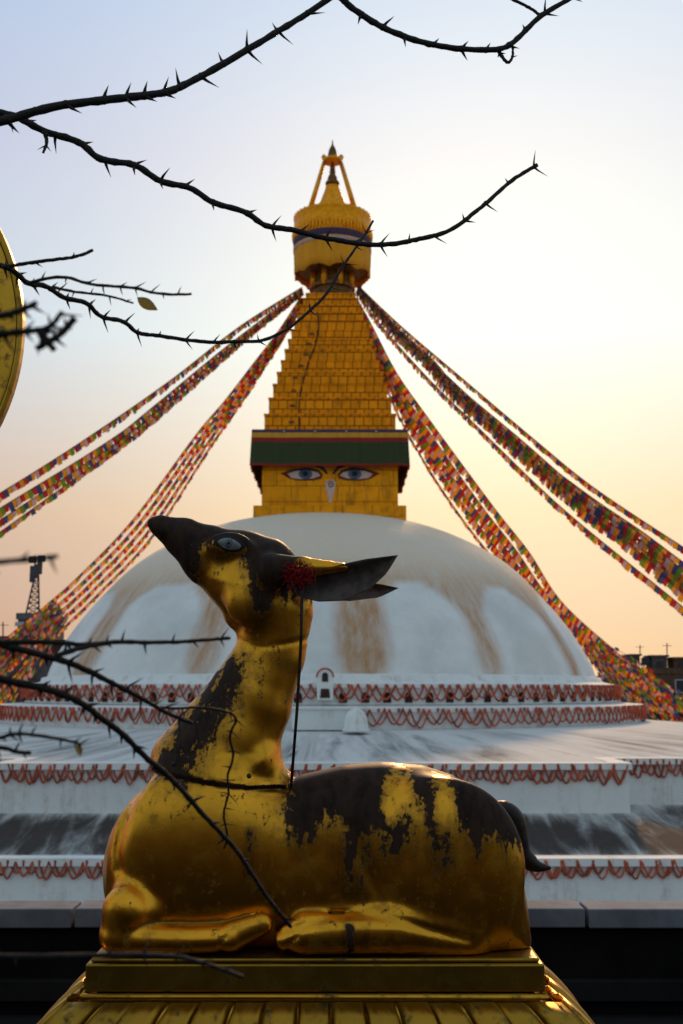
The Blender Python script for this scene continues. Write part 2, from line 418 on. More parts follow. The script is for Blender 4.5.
# body loft along x
bt = [(104, 868), (106, 850), (112, 829), (122, 810), (135, 792), (152, 775), (180, 768), (215, 775), (285, 783), (300, 775), (344, 765), (383, 762), (423, 765), (454, 775), (474, 788), (489, 802), (503, 823), (513, 846), (519, 867), (524, 896), (527, 926), (529, 945)]
bb = [(104, 872), (106, 890), (112, 915), (122, 932), (140, 948), (180, 952), (300, 948), (400, 950), (500, 958), (526, 960), (530, 950)]
bw = [(104, .015), (107, .05), (113, .085), (125, .118), (150, .145), (190, .160), (260, .152), (330, .150), (400, .160), (450, .17), (485, .160), (505, .135), (517, .105), (524, .07), (529, .02)]
X1 = gx[:, 0, 0]
def tox(lst): return np.array([P(a, 860, YD).x for a, _ in lst])
tz = np.interp(X1, tox(bt), [P(300, q, YD).z for _, q in bt]); bz = np.interp(X1, tox(bb), [P(300, q, YD).z for _, q in bb]); ww = np.interp(X1, tox(bw), [q for _, q in bw])
bz = np.minimum(bz, tz-.01)
cc = ((tz+bz)/2)[:, None, None]; hh = ((tz-bz)/2)[:, None, None]; ww = ww[:, None, None]; pw = 2.35
q = ((np.abs(gy-YD)/ww)**pw + (np.abs(gz-cc)/hh)**pw)**(1/pw)
body = ((q-1)*np.minimum(ww, hh)*.9).astype(np.float32)
x0, x1 = P(104, 860, YD).x, P(529, 860, YD).x
body = np.maximum(body, np.maximum(x0-gx, gx-x1).astype(np.float32))
field = np.minimum(field, body)
# neck
chain([D2(277, 610), D2(270, 655), D2(249, 700), D2(227, 738), D2(212, 768)], [px(36.5), px(34.5), px(42), px(49), px(58)], .74, .012)
chain([D2(262, 762), D2(282, 781)], [px(18), px(7)], 1.6, .03)
# head
chain([D2(161, 526), D2(184, 538), D2(211, 556), D2(240, 570), D2(257, 579)], [px(11.5), px(20.5), px(31), px(40.5), px(45)], .70, .02)
chain([D2(244, 588), D2(237, 616)], [px(34), px(12)], .86, .035)
chain([D2(152, 523), D2(166, 531)], [px(5), px(10)], 1.2, .012)
for sy in (-1, 1):
    ellip(D2(229, 545, sy*.085), (px(22), .022, px(13)), .02)               # brow over the eye
    ellip(D2(250, 600, sy*.085), (px(24), .035, px(26)), .03)               # cheek
    chain([D2(272, 572, sy*.095), D2(302, 568, sy*.115), D2(345, 567, sy*.135)], [px(19), px(11), px(4)], .8, .02)   # ear roots
    # shoulder, thigh
    ellip(D2(196, 850, sy*.10), (px(78), .085, px(74)), .03)
    ellip(D2(446, 868, sy*.11), (px(74), .085, px(82)), .025)
    # fore leg : knee, forearm, hoof
    dy = sy*.165
    chain([D2(152, 912, dy*.85), D2(126, 910, dy), D2(117, 933, dy)], [px(13), px(21), px(16)], .9, .03)
    chain([D2(117, 938, dy), D2(180, 940, dy), D2(232, 938, dy)], [px(14), px(12), px(12)], 1.1, .014)
    chain([D2(120, 930, dy*1.03), D2(180, 931, dy*1.03), D2(226, 931, dy*1.03)], [px(2.5), px(2.5), px(2)], 1, .006)
    chain([D2(232, 936, dy), D2(262, 924, dy)], [px(13), px(10)], .9, .005)
    # hind shank and hoof
    chain([D2(466, 936, dy*.72), D2(400, 931, dy*.93), D2(306, 934, dy)], [px(20), px(20), px(18)], .85, .025)
    chain([D2(306, 934, dy), D2(287, 938, dy)], [px(18), px(12)], .85, .006)
    # crease above the shank
    chain([D2(300, 925, sy*.17), D2(320, 905, sy*.165), D2(420, 905, sy*.185)], [px(2.5), px(4), px(3)], 1, .01) if False else None
# mouth line : a groove along the muzzle
def groove(pts, r):
    global field
    P3 = np.array(pts, np.float32); s = region(P3.min(0)-r, P3.max(0)+r, .02)
    X = gx[s[0]]; Y = gy[:, s[1]]; Z = gz[:, :, s[2]]; d = None
    for i in range(len(P3)-1):
        a, c = P3[i], P3[i+1]; e = c-a; tt = np.clip(((X-a[0])*e[0]+(Y-a[1])*e[1]+(Z-a[2])*e[2])/float((e**2).sum()), 0, 1)
        dd = np.sqrt((X-a[0]-tt*e[0])**2+(Y-a[1]-tt*e[1])**2+(Z-a[2]-tt*e[2])**2)-r
        d = dd if d is None else np.minimum(d, dd)
    field[s] = -smin(-field[s], d, .006)
def dent(line, r_, depth):
    global field
    pts_ = [D2(*q) for q in line]; X = gx[:, 0, :]; Z = gz[0]; d = np.full((n3[0], n3[2]), 9.0, np.float32)
    for a, c in zip(pts_[:-1], pts_[1:]):
        ex, ez = c[0]-a[0], c[2]-a[2]; tt = np.clip(((X-a[0])*ex+(Z-a[2])*ez)/(ex*ex+ez*ez), 0, 1)
        d = np.minimum(d, np.hypot(X-a[0]-tt*ex, Z-a[2]-tt*ez))
    field += (depth*np.exp(-(d/r_)**2))[:, None, :]
def pl(*q): return [(p.x, p.z) for p in catmull([Vector((a, 0, c)) for a, c in q], 4)]
dent(pl((147, 783), (137, 805), (130, 825), (126, 845), (128, 862)), .016, .007)      # breast fold
dent(pl((284, 920), (312, 910), (345, 905), (392, 907), (425, 917), (462, 927)), .012, .008)   # fold over the hind shank
dent(pl((352, 822), (360, 848), (371, 872), (382, 890)), .022, .007)                              # haunch
dent(pl((232, 922), (227, 932), (230, 944)), .006, .006)                                          # hoof joint
dent(pl((300, 922), (292, 930), (290, 944)), .006, .006)
dent(pl((240, 640), (258, 648), (285, 645), (313, 638)), .007, .003)                              # sheet joint on the throat
sm_ = np.interp(gx[:, 0, 0], [P(a, 770, YD).x for a in (140, 180, 215, 250, 285, 300)], [P(300, a, YD).z for a in (764, 772, 779, 784, 785, 790)])
abv = np.clip((gz[0]-sm_[:, None])/.008+.5, 0, 1)*np.clip((P(300, 700, YD).z-gz[0])/.15, 0, 1)*(gx[:, 0, :] < P(292, 770, YD).x)
field -= (.007*abv)[:, None, :].astype(np.float32)
for sy in (-1, 1):
    groove([D2(157, 541, sy*.03), D2(172, 556, sy*.05), D2(186, 575, sy*.068)], .006)
field = np.maximum(field, ZB-gz)

def surface_nets(v, lo, h):
    s = v < 0
    a = s[:-1, :-1, :-1].astype(np.int8)
    cnt = np.zeros(a.shape, np.int8)
    for dx in (0, 1):
        for dy in (0, 1):
            for dz in (0, 1):
                cnt += s[dx:s.shape[0]-1+dx, dy:s.shape[1]-1+dy, dz:s.shape[2]-1+dz]
    idx = np.argwhere((cnt > 0) & (cnt < 8))
    corner = [np.array((i, j, k)) for i in (0, 1) for j in (0, 1) for k in (0, 1)]
    val = {tuple(c): v[idx[:, 0]+c[0], idx[:, 1]+c[1], idx[:, 2]+c[2]] for c in corner}
    acc = np.zeros((len(idx), 3)); n = np.zeros(len(idx))
    for c in corner:
        for ax in range(3):
            if c[ax] == 0:
                d = c.copy(); d[ax] = 1; A = val[tuple(c)]; B = val[tuple(d)]
                m = (A < 0) != (B < 0); tt = np.where(m, A/np.where(m, A-B, 1), 0)
                p = np.tile(c.astype(float), (len(idx), 1)); p[:, ax] += tt
                acc[m] += p[m]; n[m] += 1
    verts = lo+h*(idx+acc/n[:, None])
    ids = np.full(a.shape, -1, np.int64); ids[tuple(idx.T)] = np.arange(len(idx))
    quads = []
    for ax in range(3):
        o1, o2 = (ax+1) % 3, (ax+2) % 3
        sl0 = [slice(None)]*3; sl1 = [slice(None)]*3; sl0[ax] = slice(0, -1); sl1[ax] = slice(1, None)
        A = s[tuple(sl0)]; B = s[tuple(sl1)]; e = np.argwhere(A != B)
        ok = (e[:, o1] > 0) & (e[:, o2] > 0) & (e[:, o1] < v.shape[o1]-1) & (e[:, o2] < v.shape[o2]-1); e = e[ok]
        ins = A[tuple(e.T)]
        def g(d1, d2):
            q = e.copy(); q[:, o1] -= d1; q[:, o2] -= d2; return ids[tuple(q.T)]
        qd = np.stack([g(1, 1), g(0, 1), g(0, 0), g(1, 0)], 1)
        qd[~ins] = qd[~ins][:, ::-1]; quads.append(qd)
    return verts, np.concatenate(quads)
dv, dq = surface_nets(field, lo, h)
# wear mask, painted once per surface point : where the gilding is gone (polygons in side view)
def poly_sd(x, z, poly):
    poly = np.array(poly, float); d = np.full(len(x), 1e9); ins = np.zeros(len(x), bool)
    for i in range(len(poly)):
        a = poly[i]; c = poly[(i+1) % len(poly)]; e = c-a
        wx = x-a[0]; wz = z-a[1]; tt = np.clip((wx*e[0]+wz*e[1])/(e@e), 0, 1)
        d = np.minimum(d, np.hypot(wx-tt*e[0], wz-tt*e[1]))
        c1 = (a[1] > z) != (c[1] > z)
        with np.errstate(all='ignore'): ins ^= c1 & (x < (c[0]-a[0])*(z-a[1])/(c[1]-a[1]+1e-12)+a[0])
    return np.where(ins, d, -d)
def w2p(p):
    dx = p[:, 0]; dy = p[:, 1]; dz = p[:, 2]-ZC
    fw = dy*cT+dz*sT; upv = -dy*sT+dz*cT
    return 341.5+F*dx/fw, 512-F*upv/fw
def side(p):
    q = p.copy(); q[:, 1] = YD; return w2p(q)
sx_, sz_ = side(dv)
WEAR = [
 ([(140, 500), (215, 500), (262, 520), (300, 550), (306, 600), (285, 602), (262, 590), (250, 572), (244, 558), (218, 556), (207, 548), (204, 562), (199, 582), (192, 592), (180, 578), (160, 552), (145, 530)], 20, 1.0),
 ([(250, 588), (262, 586), (271, 594), (274, 610), (264, 622), (254, 612)], 9, .75),
 ([(228, 655), (246, 664), (236, 700), (206, 760), (190, 778), (150, 770), (176, 730)], 26, .9),
 ([(285, 775), (300, 740), (500, 740), (522, 835), (508, 852), (497, 838), (480, 825), (470, 842), (458, 826), (445, 818), (438, 850), (426, 842), (420, 800), (410, 806), (405, 842), (384, 850), (378, 820), (362, 832), (352, 880), (346, 870), (344, 822), (330, 815), (315, 830), (300, 838), (288, 822)], 24, .95),
 ([(250, 824), (257, 824), (256, 868), (250, 868)], 6, .5),
 ([(346, 910), (352, 910), (352, 945), (346, 945)], 5, .55), ([(362, 912), (366, 912), (366, 935), (362, 935)], 5, .5),
]
wear = np.full(len(dv), -1.0)
for poly, soft, amp in WEAR:
    wear = np.maximum(wear, np.clip(.5+poly_sd(sx_, sz_, poly)/soft, -1, 1.5)*amp)
# gilded islands inside the dark saddle
for cx_, cz_, rx_, rz_ in ((397, 790, 13, 25), (388, 800, 8, 18), (438, 800, 10, 26), (300, 760, 0.1, .1)):
    wear = np.minimum(wear, np.maximum(-1, 1.0*(np.hypot((sx_-cx_)/rx_, (sz_-cz_)/rz_)-.55)))
# dark seam where the neck sheet meets the body
seam = [(148, 767), (180, 772), (215, 779), (250, 784), (285, 785)]
dd = np.full(len(dv), 1e9)
for a, c in zip(seam[:-1], seam[1:]):
    ex, ez = c[0]-a[0], c[1]-a[1]; tt = np.clip(((sx_-a[0])*ex+(sz_-a[1])*ez)/(ex*ex+ez*ez), 0, 1)
    dd = np.minimum(dd, np.hypot(sx_-a[0]-tt*ex, sz_-a[1]-tt*ez))
wear = np.maximum(wear, np.where(dd < 2.2, 1.4, -1))
deer = empty('deer_statue', (P(315, 954, YD).x, YD, ZB), 'gilded reclining deer statue with worn black back and raised head on the golden pedestal', 'statue')
me = bpy.data.meshes.new('body')
dl = Vector(deer.location)
me.from_pydata((dv-np.array(dl)).tolist(), [], dq.tolist()); me.materials.append(M['gold'])
me.polygons.foreach_set('use_smooth', [True]*len(me.polygons))
at = me.attributes.new('wear', 'FLOAT', 'POINT'); at.data.foreach_set('value', wear.astype(np.float32)); me.update()
ob = bpy.data.objects.new('body', me); COL.objects.link(ob); ob.parent = deer
sm = ob.modifiers.new('smooth', 'SMOOTH'); sm.factor = .5; sm.iterations = 3
bvh = BVHTree.FromPolygons([Vector(a) for a in dv.tolist()], dq.tolist())
def hit(pxx, pyy):
    o = Vector((0, 0, ZC)); d = (P(pxx, pyy, 3)-o).normalized()
    loc, nor, _, _ = bvh.ray_cast(o, d); return loc, nor
# eyes : almond of white, iris, pupil, dark upper lid  (both sides)
def surf_patch(outline_px, cpx, rise, n=5):
    """domed patch following the statue's surface, outline in pixels around its centre"""
    vs = []; fs = []; m = len(outline_px)
    for i in range(n+1):
        t_ = i/n
        for (a, c) in outline_px:
            l, nn = hit(cpx[0]+(a-cpx[0])*t_, cpx[1]+(c-cpx[1])*t_)
            vs.append(l+nn*(rise*(1-t_**3)+.0006))
    for i in range(n):
        for k in range(m):
            fs.append((i*m+k, i*m+(k+1) % m, (i+1)*m+(k+1) % m, (i+1)*m+k))
    return vs, fs
def almond(cx, cz, a, b_, n=28, tilt=.18):
    o = []
    for k in range(n):
        q = 2*PI*k/n; x = a*math.cos(q); z = b_*math.sin(q)*(1-.35*abs(math.cos(q))**3)
        o.append((cx+x, cz+z+tilt*x))
    return o
def mirror(vs): return [Vector((v.x, 2*YD-v.y, v.z)) for v in vs]
ec = (229.5, 543.5)
for sgn in (0, 1):
    def mk(outl, c, rise, name, mat, par):
        v_, f_ = surf_patch(outl, c, rise); b = MB(); b.add(mirror(v_) if sgn else v_, f_); return b.build(name, mat, par, True)
    lid = mk(almond(ec[0], ec[1], 15.8, 8), ec, .003, 'eye', M['black'], deer)
    mk(almond(ec[0], ec[1]+.6, 13.2, 6.4), ec, .006, 'eye_white', M['eye_white'], lid)
    ic = (ec[0]-.5, ec[1])
    mk(almond(ic[0], ic[1], 6.2, 6.0, tilt=0), ic, .008, 'iris', M['eye_grey'], lid)
    mk(almond(ic[0], ic[1], 2.6, 2.6, tilt=0), ic, .0095, 'pupil', M['black'], lid)
# ears : cupped leaves
def ear(base, tip, up_w, lo_w, cup, name, lab):
    """leaf whose long axis runs base>tip; up_w/lo_w half widths along the length"""
    base, tip = Vector(base), Vector(tip); ax = (tip-base); n = 18; m = 10
    upv = Vector((0, 0, 1)); upv = (upv-ax.normalized()*upv.dot(ax.normalized())).normalized(); nr = ax.normalized().cross(upv)
    if nr.y > 0: nr = -nr
    front = []; backp = []
    for i in range(n+1):
        s = i/n; c = base+ax*s; uw = np.interp(s, *zip(*up_w)); lw = np.interp(s, *zip(*lo_w))
        for j in range(m+1):
            t_ = j/m; wv = uw+( -lw-uw)*t_
            cu = cup*math.sin(PI*t_)*math.sin(PI*min(1, s*.9+.1))
            p = c+upv*wv - nr*cu + nr*cup*.9*((1-t_)**3)*math.sin(PI*s)
            front.append(p); backp.append(p-nr*.007*(1-.7*s))
    g = lambda i, j: i*(m+1)+j; off = (n+1)*(m+1); b = MB(); fs = [(g(i, j), g(i, j+1), g(i+1, j+1), g(i+1, j)) for i in range(n) for j in range(m)]
    b.v = [tuple(p) for p in front+backp]; b.f = list(fs); b.m = [0]*len(fs)
    b.f += [tuple(off+k for k in reversed(f)) for f in fs]; b.m += [1]*len(fs)
    edge = [g(i, 0) for i in range(n+1)]+[g(n, j) for j in range(1, m+1)]+[g(i, m) for i in range(n-1, -1, -1)]+[g(0, j) for j in range(m-1, 0, -1)]
    for k in range(len(edge)):
        a, c = edge[k], edge[(k+1) % len(edge)]; b.f.append((a, c, off+c, off+a)); b.m.append(1)
    o = b.build(name, [M['ear_inner'], M['gold_plain']], deer, True); o['label'] = lab
    return o
ear(D2(296, 590, -.10), D2(398, 555, -.155), [(0, .02), (.15, .032), (.4, .028), (.7, .018), (1, 0)], [(0, .02), (.15, .055), (.4, .080), (.65, .072), (.85, .042), (1, 0)], .03, 'ear', 'dark cupped near ear with gilded rim')
ear(D2(298, 590, .10), D2(399, 588, .15), [(0, .02), (.5, .022), (.8, .014), (1, 0)], [(0, .02), (.5, .04), (.8, .03), (1, 0)], .025, 'ear', 'far ear with gilded outer face')
# tail
b = MB(); tl = catmull([D2(492, 808), D2(505, 811), D2(514, 820), D2(519, 838), D2(523, 853), D2(534, 865), D2(551, 868)], 5)
b.tube(tl, [px(r) for r in np.interp(np.linspace(0, 1, len(tl)), [0, .15, .35, .6, .8, 1], [6, 10, 10.5, 8.5, 8, 1])], 12)
o = b.build('tail', M['dark_paint'], deer, True); o['label'] = 'dark curled tail'
# thin iron rod from the ear to the back
b = MB(); b.tube([D2(302, 592, -.155), D2(301, 640, -.15), D2(297, 710, -.14), D2(291, 788, -.13)], [.0055, .005, .005, .0045], 8)
b.build('support_rod', M['rod'], deer, True)
for a, c in ((249, 780), (174, 768)):
    l, nn = hit(a, c-4); b = MB(); b.lathe([(0, .004), (.006, .003), (.008, 0), (.008, -.006)], (0, 0), 12)
    q = nn.to_track_quat('Z', 'Y').to_matrix().to_4x4(); q.translation = l
    b.v = [tuple(q @ Vector(v)) for v in b.v]; b.build('rivet', M['dark_paint'], deer, True)
# red thread tuft tied at the ear root
l, nn = hit(298, 574); b = MB()
for k in range(420):
    a = random.gauss(0, .5); r0 = Vector((random.gauss(0, .018), random.gauss(0, .006), random.gauss(0, .013)))
    d = Vector((random.gauss(0, .5), -abs(random.gauss(.55, .35)), random.gauss(-.05, .5))).normalized()*random.uniform(.012, .034)
    p0 = l+r0+nn*.002; b.tube([p0, p0+d*.5+Vector((0, 0, .003)), p0+d+Vector((0, 0, -.003))], [.0013, .0012, .0006], 4)
tag(b.build('tassel', M['red_thread'], loc=l), "fluffy red thread tassel tied at the root of the deer's near ear", 'tassel')

# ---------------------------------------------------------------- lotus pedestal below the deer
YF = 3.30
xl, xr = P(85, 975, YF).x, P(545, 975, YF).x; zs0 = P(300, 994, YF).z
ped = empty('lotus_pedestal', ((xl+xr)/2, YD, ZF), 'golden lotus pedestal with flared petals carrying the deer statue', 'pedestal')
YB = 3.72
b = MB(); b.box(xl+.012, xr-.012, YF+.012, YB-.012, ZB-.013, ZB-.0005); b.box(xl, xr, YF, YB, zs0+.004, ZB-.0135)
slab = b.build('slab', M['gold_old'], ped, bevel=.006)
b = MB()
rimz = zs0-.006
b.tube([(xl-.004, YF-.004, rimz), (xr+.004, YF-.004, rimz), (xr+.004, YB+.004, rimz), (xl-.004, YB+.004, rimz), (xl-.004, YF-.004, rimz)], .009, 8)
b.build('bead_rim', M['gold_plain'], ped, True)
cxp, cyp = (xl+xr)/2, (YF+YB)/2; hx, hy = (xr-xl)/2, (YB-YF)/2
zl0 = zs0-.014; H = zl0-ZF-.25
b = MB()                                                       # inner core and foot
core = []
for r_, z_ in ((0, zl0), (.10, zl0-.10), (.17, zl0-.22), (.15, zl0-H*.8), (.10, ZF+.25), (.2, ZF+.22), (.2, ZF)):
    core.append([(cxp+sx*(hx+r_-.02), cyp+sy*(hy+r_-.02), z_) for sx, sy in ((-1, -1), (1, -1), (1, 1), (-1, 1))])
vs_ = [p for ring in core for p in ring]
b.add(vs_, [(i*4+k, i*4+(k+1) % 4, i*4+4+(k+1) % 4, i*4+4+k) for i in range(len(core)-1) for k in range(4)])
b.build('core', M['gold_plain'], ped)
def petal(p0, p1, out0, out1, inner):
    """petal between p0,p1 on the slab edge; flares outward and down"""
    n, m = 9, 8; p0, p1 = Vector(p0), Vector(p1); b = MB(); vs_ = []
    for i in range(n+1):
        s = i/n; fl = .03+.21*math.sin(s*PI*.5)**1.0; dz = -.34*s**1.15
        for j in range(m+1):
            t_ = j/m; base = p0.lerp(p1, t_); od = out0.lerp(out1, t_)
            bul = .020*(1-abs(2*t_-1)**2.2)+.010*math.exp(-((abs(2*t_-1)-.72)/.10)**2)
            if inner: bul -= .012
            tipw = 1 if s < .7 else math.sqrt(max(0, 1-((s-.7)/.3)**2))
            tt = .5+(t_-.5)*tipw; base = p0.lerp(p1, tt)
            vs_.append(base+od*(fl+bul)+Vector((0, 0, dz+bul*.4)))
    g = lambda i, j: i*(m+1)+j
    b.add(vs_, [(g(i, j), g(i, j+1), g(i+1, j+1), g(i+1, j)) for i in range(n) for j in range(m)])
    o = b.build('petal', M['gold_petal'], ped, True)
    sf = o.modifiers.new('thick', 'SOLIDIFY'); sf.thickness = .006
def side_petals(a, c, nrm_, n):
    a, c = Vector(a), Vector(c); mid = (a+c)/2; L = (c-a).length
    for k in range(n):
        e0, e1 = a.lerp(c, k/n), a.lerp(c, (k+1)/n)
        fan = lambda p: (nrm_ + (c-a).normalized()*((p-mid).length*(1 if (p-mid).dot(c-a) > 0 else -1)/(L/2))*.95)
        petal(e0, e1, fan(e0), fan(e1), k % 2 == 1)
zz = zl0-.002
side_petals((xl, YF, zz), (xr, YF, zz), Vector((0, -1, 0)), 15)
side_petals((xr, YF, zz), (xr, YB, zz), Vector((1, 0, 0)), 5)
side_petals((xl, YB, zz), (xl, YF, zz), Vector((-1, 0, 0)), 5)
side_petals((xr, YB, zz), (xl, YB, zz), Vector((0, 1, 0)), 15)

# ---------------------------------------------------------------- golden wheel at the left edge
YW = 3.45
wc = P(-206, 336, YW); RW = 240/F*YW
wheel = empty('dharma_wheel', (wc.x, YW, ZF), 'large golden dharma wheel disc with raised rim cut off by the left edge', 'wheel')
def ring_mesh(r0, r1, y0, y1, n=96, mi=0, b=None):
    b = b or MB(); vs_ = []
    for k in range(n):
        q = 2*PI*k/n
        for r_, y_ in ((r0, y0), (r1, y0), (r1, y1), (r0, y1)): vs_.append((wc.x+r_*math.cos(q), YW+y_, wc.z+r_*math.sin(q)))
    fs_ = [(k*4+j, k*4+(j+1) % 4, ((k+1) % n)*4+(j+1) % 4, ((k+1) % n)*4+j) for k in range(n) for j in range(4)]
    b.add(vs_, fs_, mi); return b
o = ring_mesh(RW*.80, RW*.975, -.028, .028).build('rim', M['gold_plain'], wheel, False, bevel=.008)
bb_ = ring_mesh(RW*.9755, RW, -.036, .012); bb_.build('outer_band', M['gold_petal'], wheel, bevel=.012)
bb_ = ring_mesh(RW*.775, RW*.7995, -.045, .042); bb_.build('inner_band', M['gold_plain'], wheel, bevel=.01)
for k in range(48):                                            # bosses on the rim
    q = 2*PI*k/48; b = MB(); b.lathe([(0, .014), (.016, .010), (.024, 0)], (0, 0), 12)
    Mx = Matrix.Translation((wc.x+RW*.885*math.cos(q), YW-.0282, wc.z+RW*.885*math.sin(q))) @ Matrix.Rotation(PI/2, 4, 'X')
    b.v = [tuple(Mx @ Vector(v)) for v in b.v]; b.build('boss', M['gold_plain'], wheel, True)
for k in range(8):
    q = 2*PI*k/8+.2; e = Vector((math.cos(q), 0, math.sin(q))); c0 = Vector((wc.x, YW, wc.z)); b = MB()
    pts = [c0+e*(RW*s) for s in np.linspace(.18, .775, 9)]
    b.tube(pts, [.02, .03, .024, .018, .026, .018, .024, .03, .022], 12); b.build('spoke', M['gold_plain'], wheel, True)
b = MB(); b.lathe([(0, .09), (.04, .085), (.08, .05), (.16, .04), (.19, 0), (.16, -.04), (0, -.05)], (0, 0), 32)
Mx = Matrix.Translation((wc.x, YW, wc.z)) @ Matrix.Rotation(PI/2, 4, 'X'); b.v = [tuple(Mx @ Vector(v)) for v in b.v]; b.build('hub', M['gold_plain'], wheel, True)
b = MB(); zb = wc.z-RW; zr = zb-ZF
b.lathe([(0, zb+.01), (.10, zb), (.05, zb-.08), (.06, ZF+zr*.55), (.14, ZF+zr*.5), (.08, ZF+zr*.45), (.10, ZF+.4), (.26, ZF+.3), (.36, ZF+.12), (.36, ZF)], (wc.x, YW), 32)
b.build('stand', M['gold_plain'], wheel, True)

# ---------------------------------------------------------------- stupa
CX, CY = -1.05, 75.0
stupa = empty('stupa', (CX, CY, 0), 'great white domed stupa with golden tower and painted eyes behind the deer', 'stupa')
def atZ(py, Y): return P(341, py, Y).z
def crx(tab, n=6):                                             # smooth (r,z) table
    return [(p.x, p.y) for p in catmull([Vector((a, c, 0)) for a, c in tab], n)]
# dome
DX = -1.28
zb0 = ZC+.50
tab = crx([(18.05, 0), (17.7, 1.1), (16.95, 2.5), (16.15, 3.7), (15.2, 4.9), (13.4, 6.9), (11.65, 8.3), (9.4, 9.5), (7.3, 10.3), (5.6, 10.7)], 5)
b = MB(); NS = 360
b.lathe([(r_, zb0+z_) for r_, z_ in tab]+[(0, zb0+10.75)], (DX, CY), NS)
dome = b.build('dome', M['dome'], stupa, True)
me = dome.data; hgt = []; azm = []; st = []
BAND = [-125, -101, -77, -49, -20, 8, 32, 57, 80, 104, 128, 152, 178, 205, 231]
WID = {8: 4.6, -49: 4.2, 32: 2.6, 57: 2.6, -20: 3.0, -77: 2.2}
for v in me.vertices:
    x, y, z = v.co.x+CX-DX, v.co.y, v.co.z-zb0
    a = math.degrees(math.atan2(x, -y)); tt = z/10.7
    if a < -137: a += 360
    i = min(range(len(BAND)), key=lambda k: abs(BAND[k]-a)); dlt = abs(BAND[i]-a)
    half = 13.0; cl = half*(math.sqrt(max(0, 1-(tt/.52)**2.4)) if tt < .52 else 0)
    cl = min(cl, half-WID.get(BAND[i], 2.8)*(1 if tt > .12 else .6+.4*tt/.12))
    gap = (half-dlt)-cl                                        # >0 inside the stained web between petals
    edge = max(0, min(1, (.5+gap/3.6))) if tt < .52 else 1  # whole upper dome tinted: stain plus painted warm light
    edge = edge*edge*(3-2*edge)
    s_ = edge*.95
    if BAND[i] == 8: s_ *= 1.1
    hgt.append(z); azm.append(math.radians(a)*4.0); st.append(s_)
for nm, arr in (('height', hgt), ('azimuth', azm), ('stain', st)):
    a_ = me.attributes.new(nm, 'FLOAT', 'POINT'); a_.data.foreach_set('value', np.array(arr, np.float32))
# ledge ring of the dome, two circular plinths
z1t = ZC+.32; z1b = ZC-.74; z2t = ZC-.86; z2b = ZC-1.92
b = MB(); b.lathe([(17.9, zb0+.35), (18.3, zb0+.25), (18.35, z1t+.22), (18.5, z1t+.12)], (DX, CY), 180); b.build('dome_ledge', M['white_wall'], stupa, True)
def plinth(name, r0, z0, r1, zt_, zb_):
    b = MB(); b.lathe([(r0, z0), (r1-.05, zt_), (r1+.12, zt_-.02), (r1+.12, zt_-.22), (r1, zt_-.225), (r1, zb_)], (DX, CY), 180); return b.build(name, M['white_wall'], stupa)
plinth('upper_plinth', 18.4, z1t+.16, 19.25, z1t, z1b)
plinth('lower_plinth', 19.15, z1b-.02, 20.7, z2t, z2b)
# niches round the upper plinth
nn_ = 108
for k in range(nn_):
    q = 2*PI*k/nn_+.012
    if math.cos(q) < -.05 or abs(q) < .02: continue
    d = Vector((math.sin(q), -math.cos(q), 0)); tg = Vector((math.cos(q), math.sin(q), 0)); c0 = Vector((DX, CY, z1t-.95))+d*19.262
    b = MB(); prof = [(-.2, 0), (.2, 0), (.2, .36), (.12, .48), (0, .53), (-.12, .48), (-.2, .36)]
    f1 = [c0+tg*a+Vector((0, 0, c_)) for a, c_ in prof]; f2 = [p+d*.05 for p in f1]; n = len(prof)
    b.add(f1+f2, [tuple(range(n, 2*n))]+[(i, (i+1) % n, (i+1) % n+n, i+n) for i in range(n)]); b.build('niche', M['niche_dark'], stupa)
# terraces with stepped corners
def stepped(a, d, s1, s2):
    q1 = [(a, d), (a, d-s1), (d*.70, d-s1), (d*.70, d-s1-s2), (d-s1-s2, d-s1-s2), (d-s1-s2, d*.70), (d-s1, d*.70), (d-s1, a), (d, a)]
    pts = []
    for k in range(4):
        c_, s_ = (1, 0, -1, 0)[k], (0, 1, 0, -1)[k]
        for x, y in q1: pts.append((x*c_+y*s_, y*c_-x*s_))     # clockwise from above
    return pts
def rad_at(poly, a):
    dx, dy = math.sin(a), math.cos(a); best = 1e9
    for i in range(len(poly)):
        (x0, y0), (x1, y1) = poly[i], poly[(i+1) % len(poly)]
        ex, ey = x1-x0, y1-y0; den = dx*ey-dy*ex
        if abs(den) < 1e-9: continue
        tt = (x0*ey-y0*ex)/den; u = (x0*dy-y0*dx)/den
        if tt > 0 and -1e-6 <= u <= 1+1e-6: best = min(best, tt)
    return best
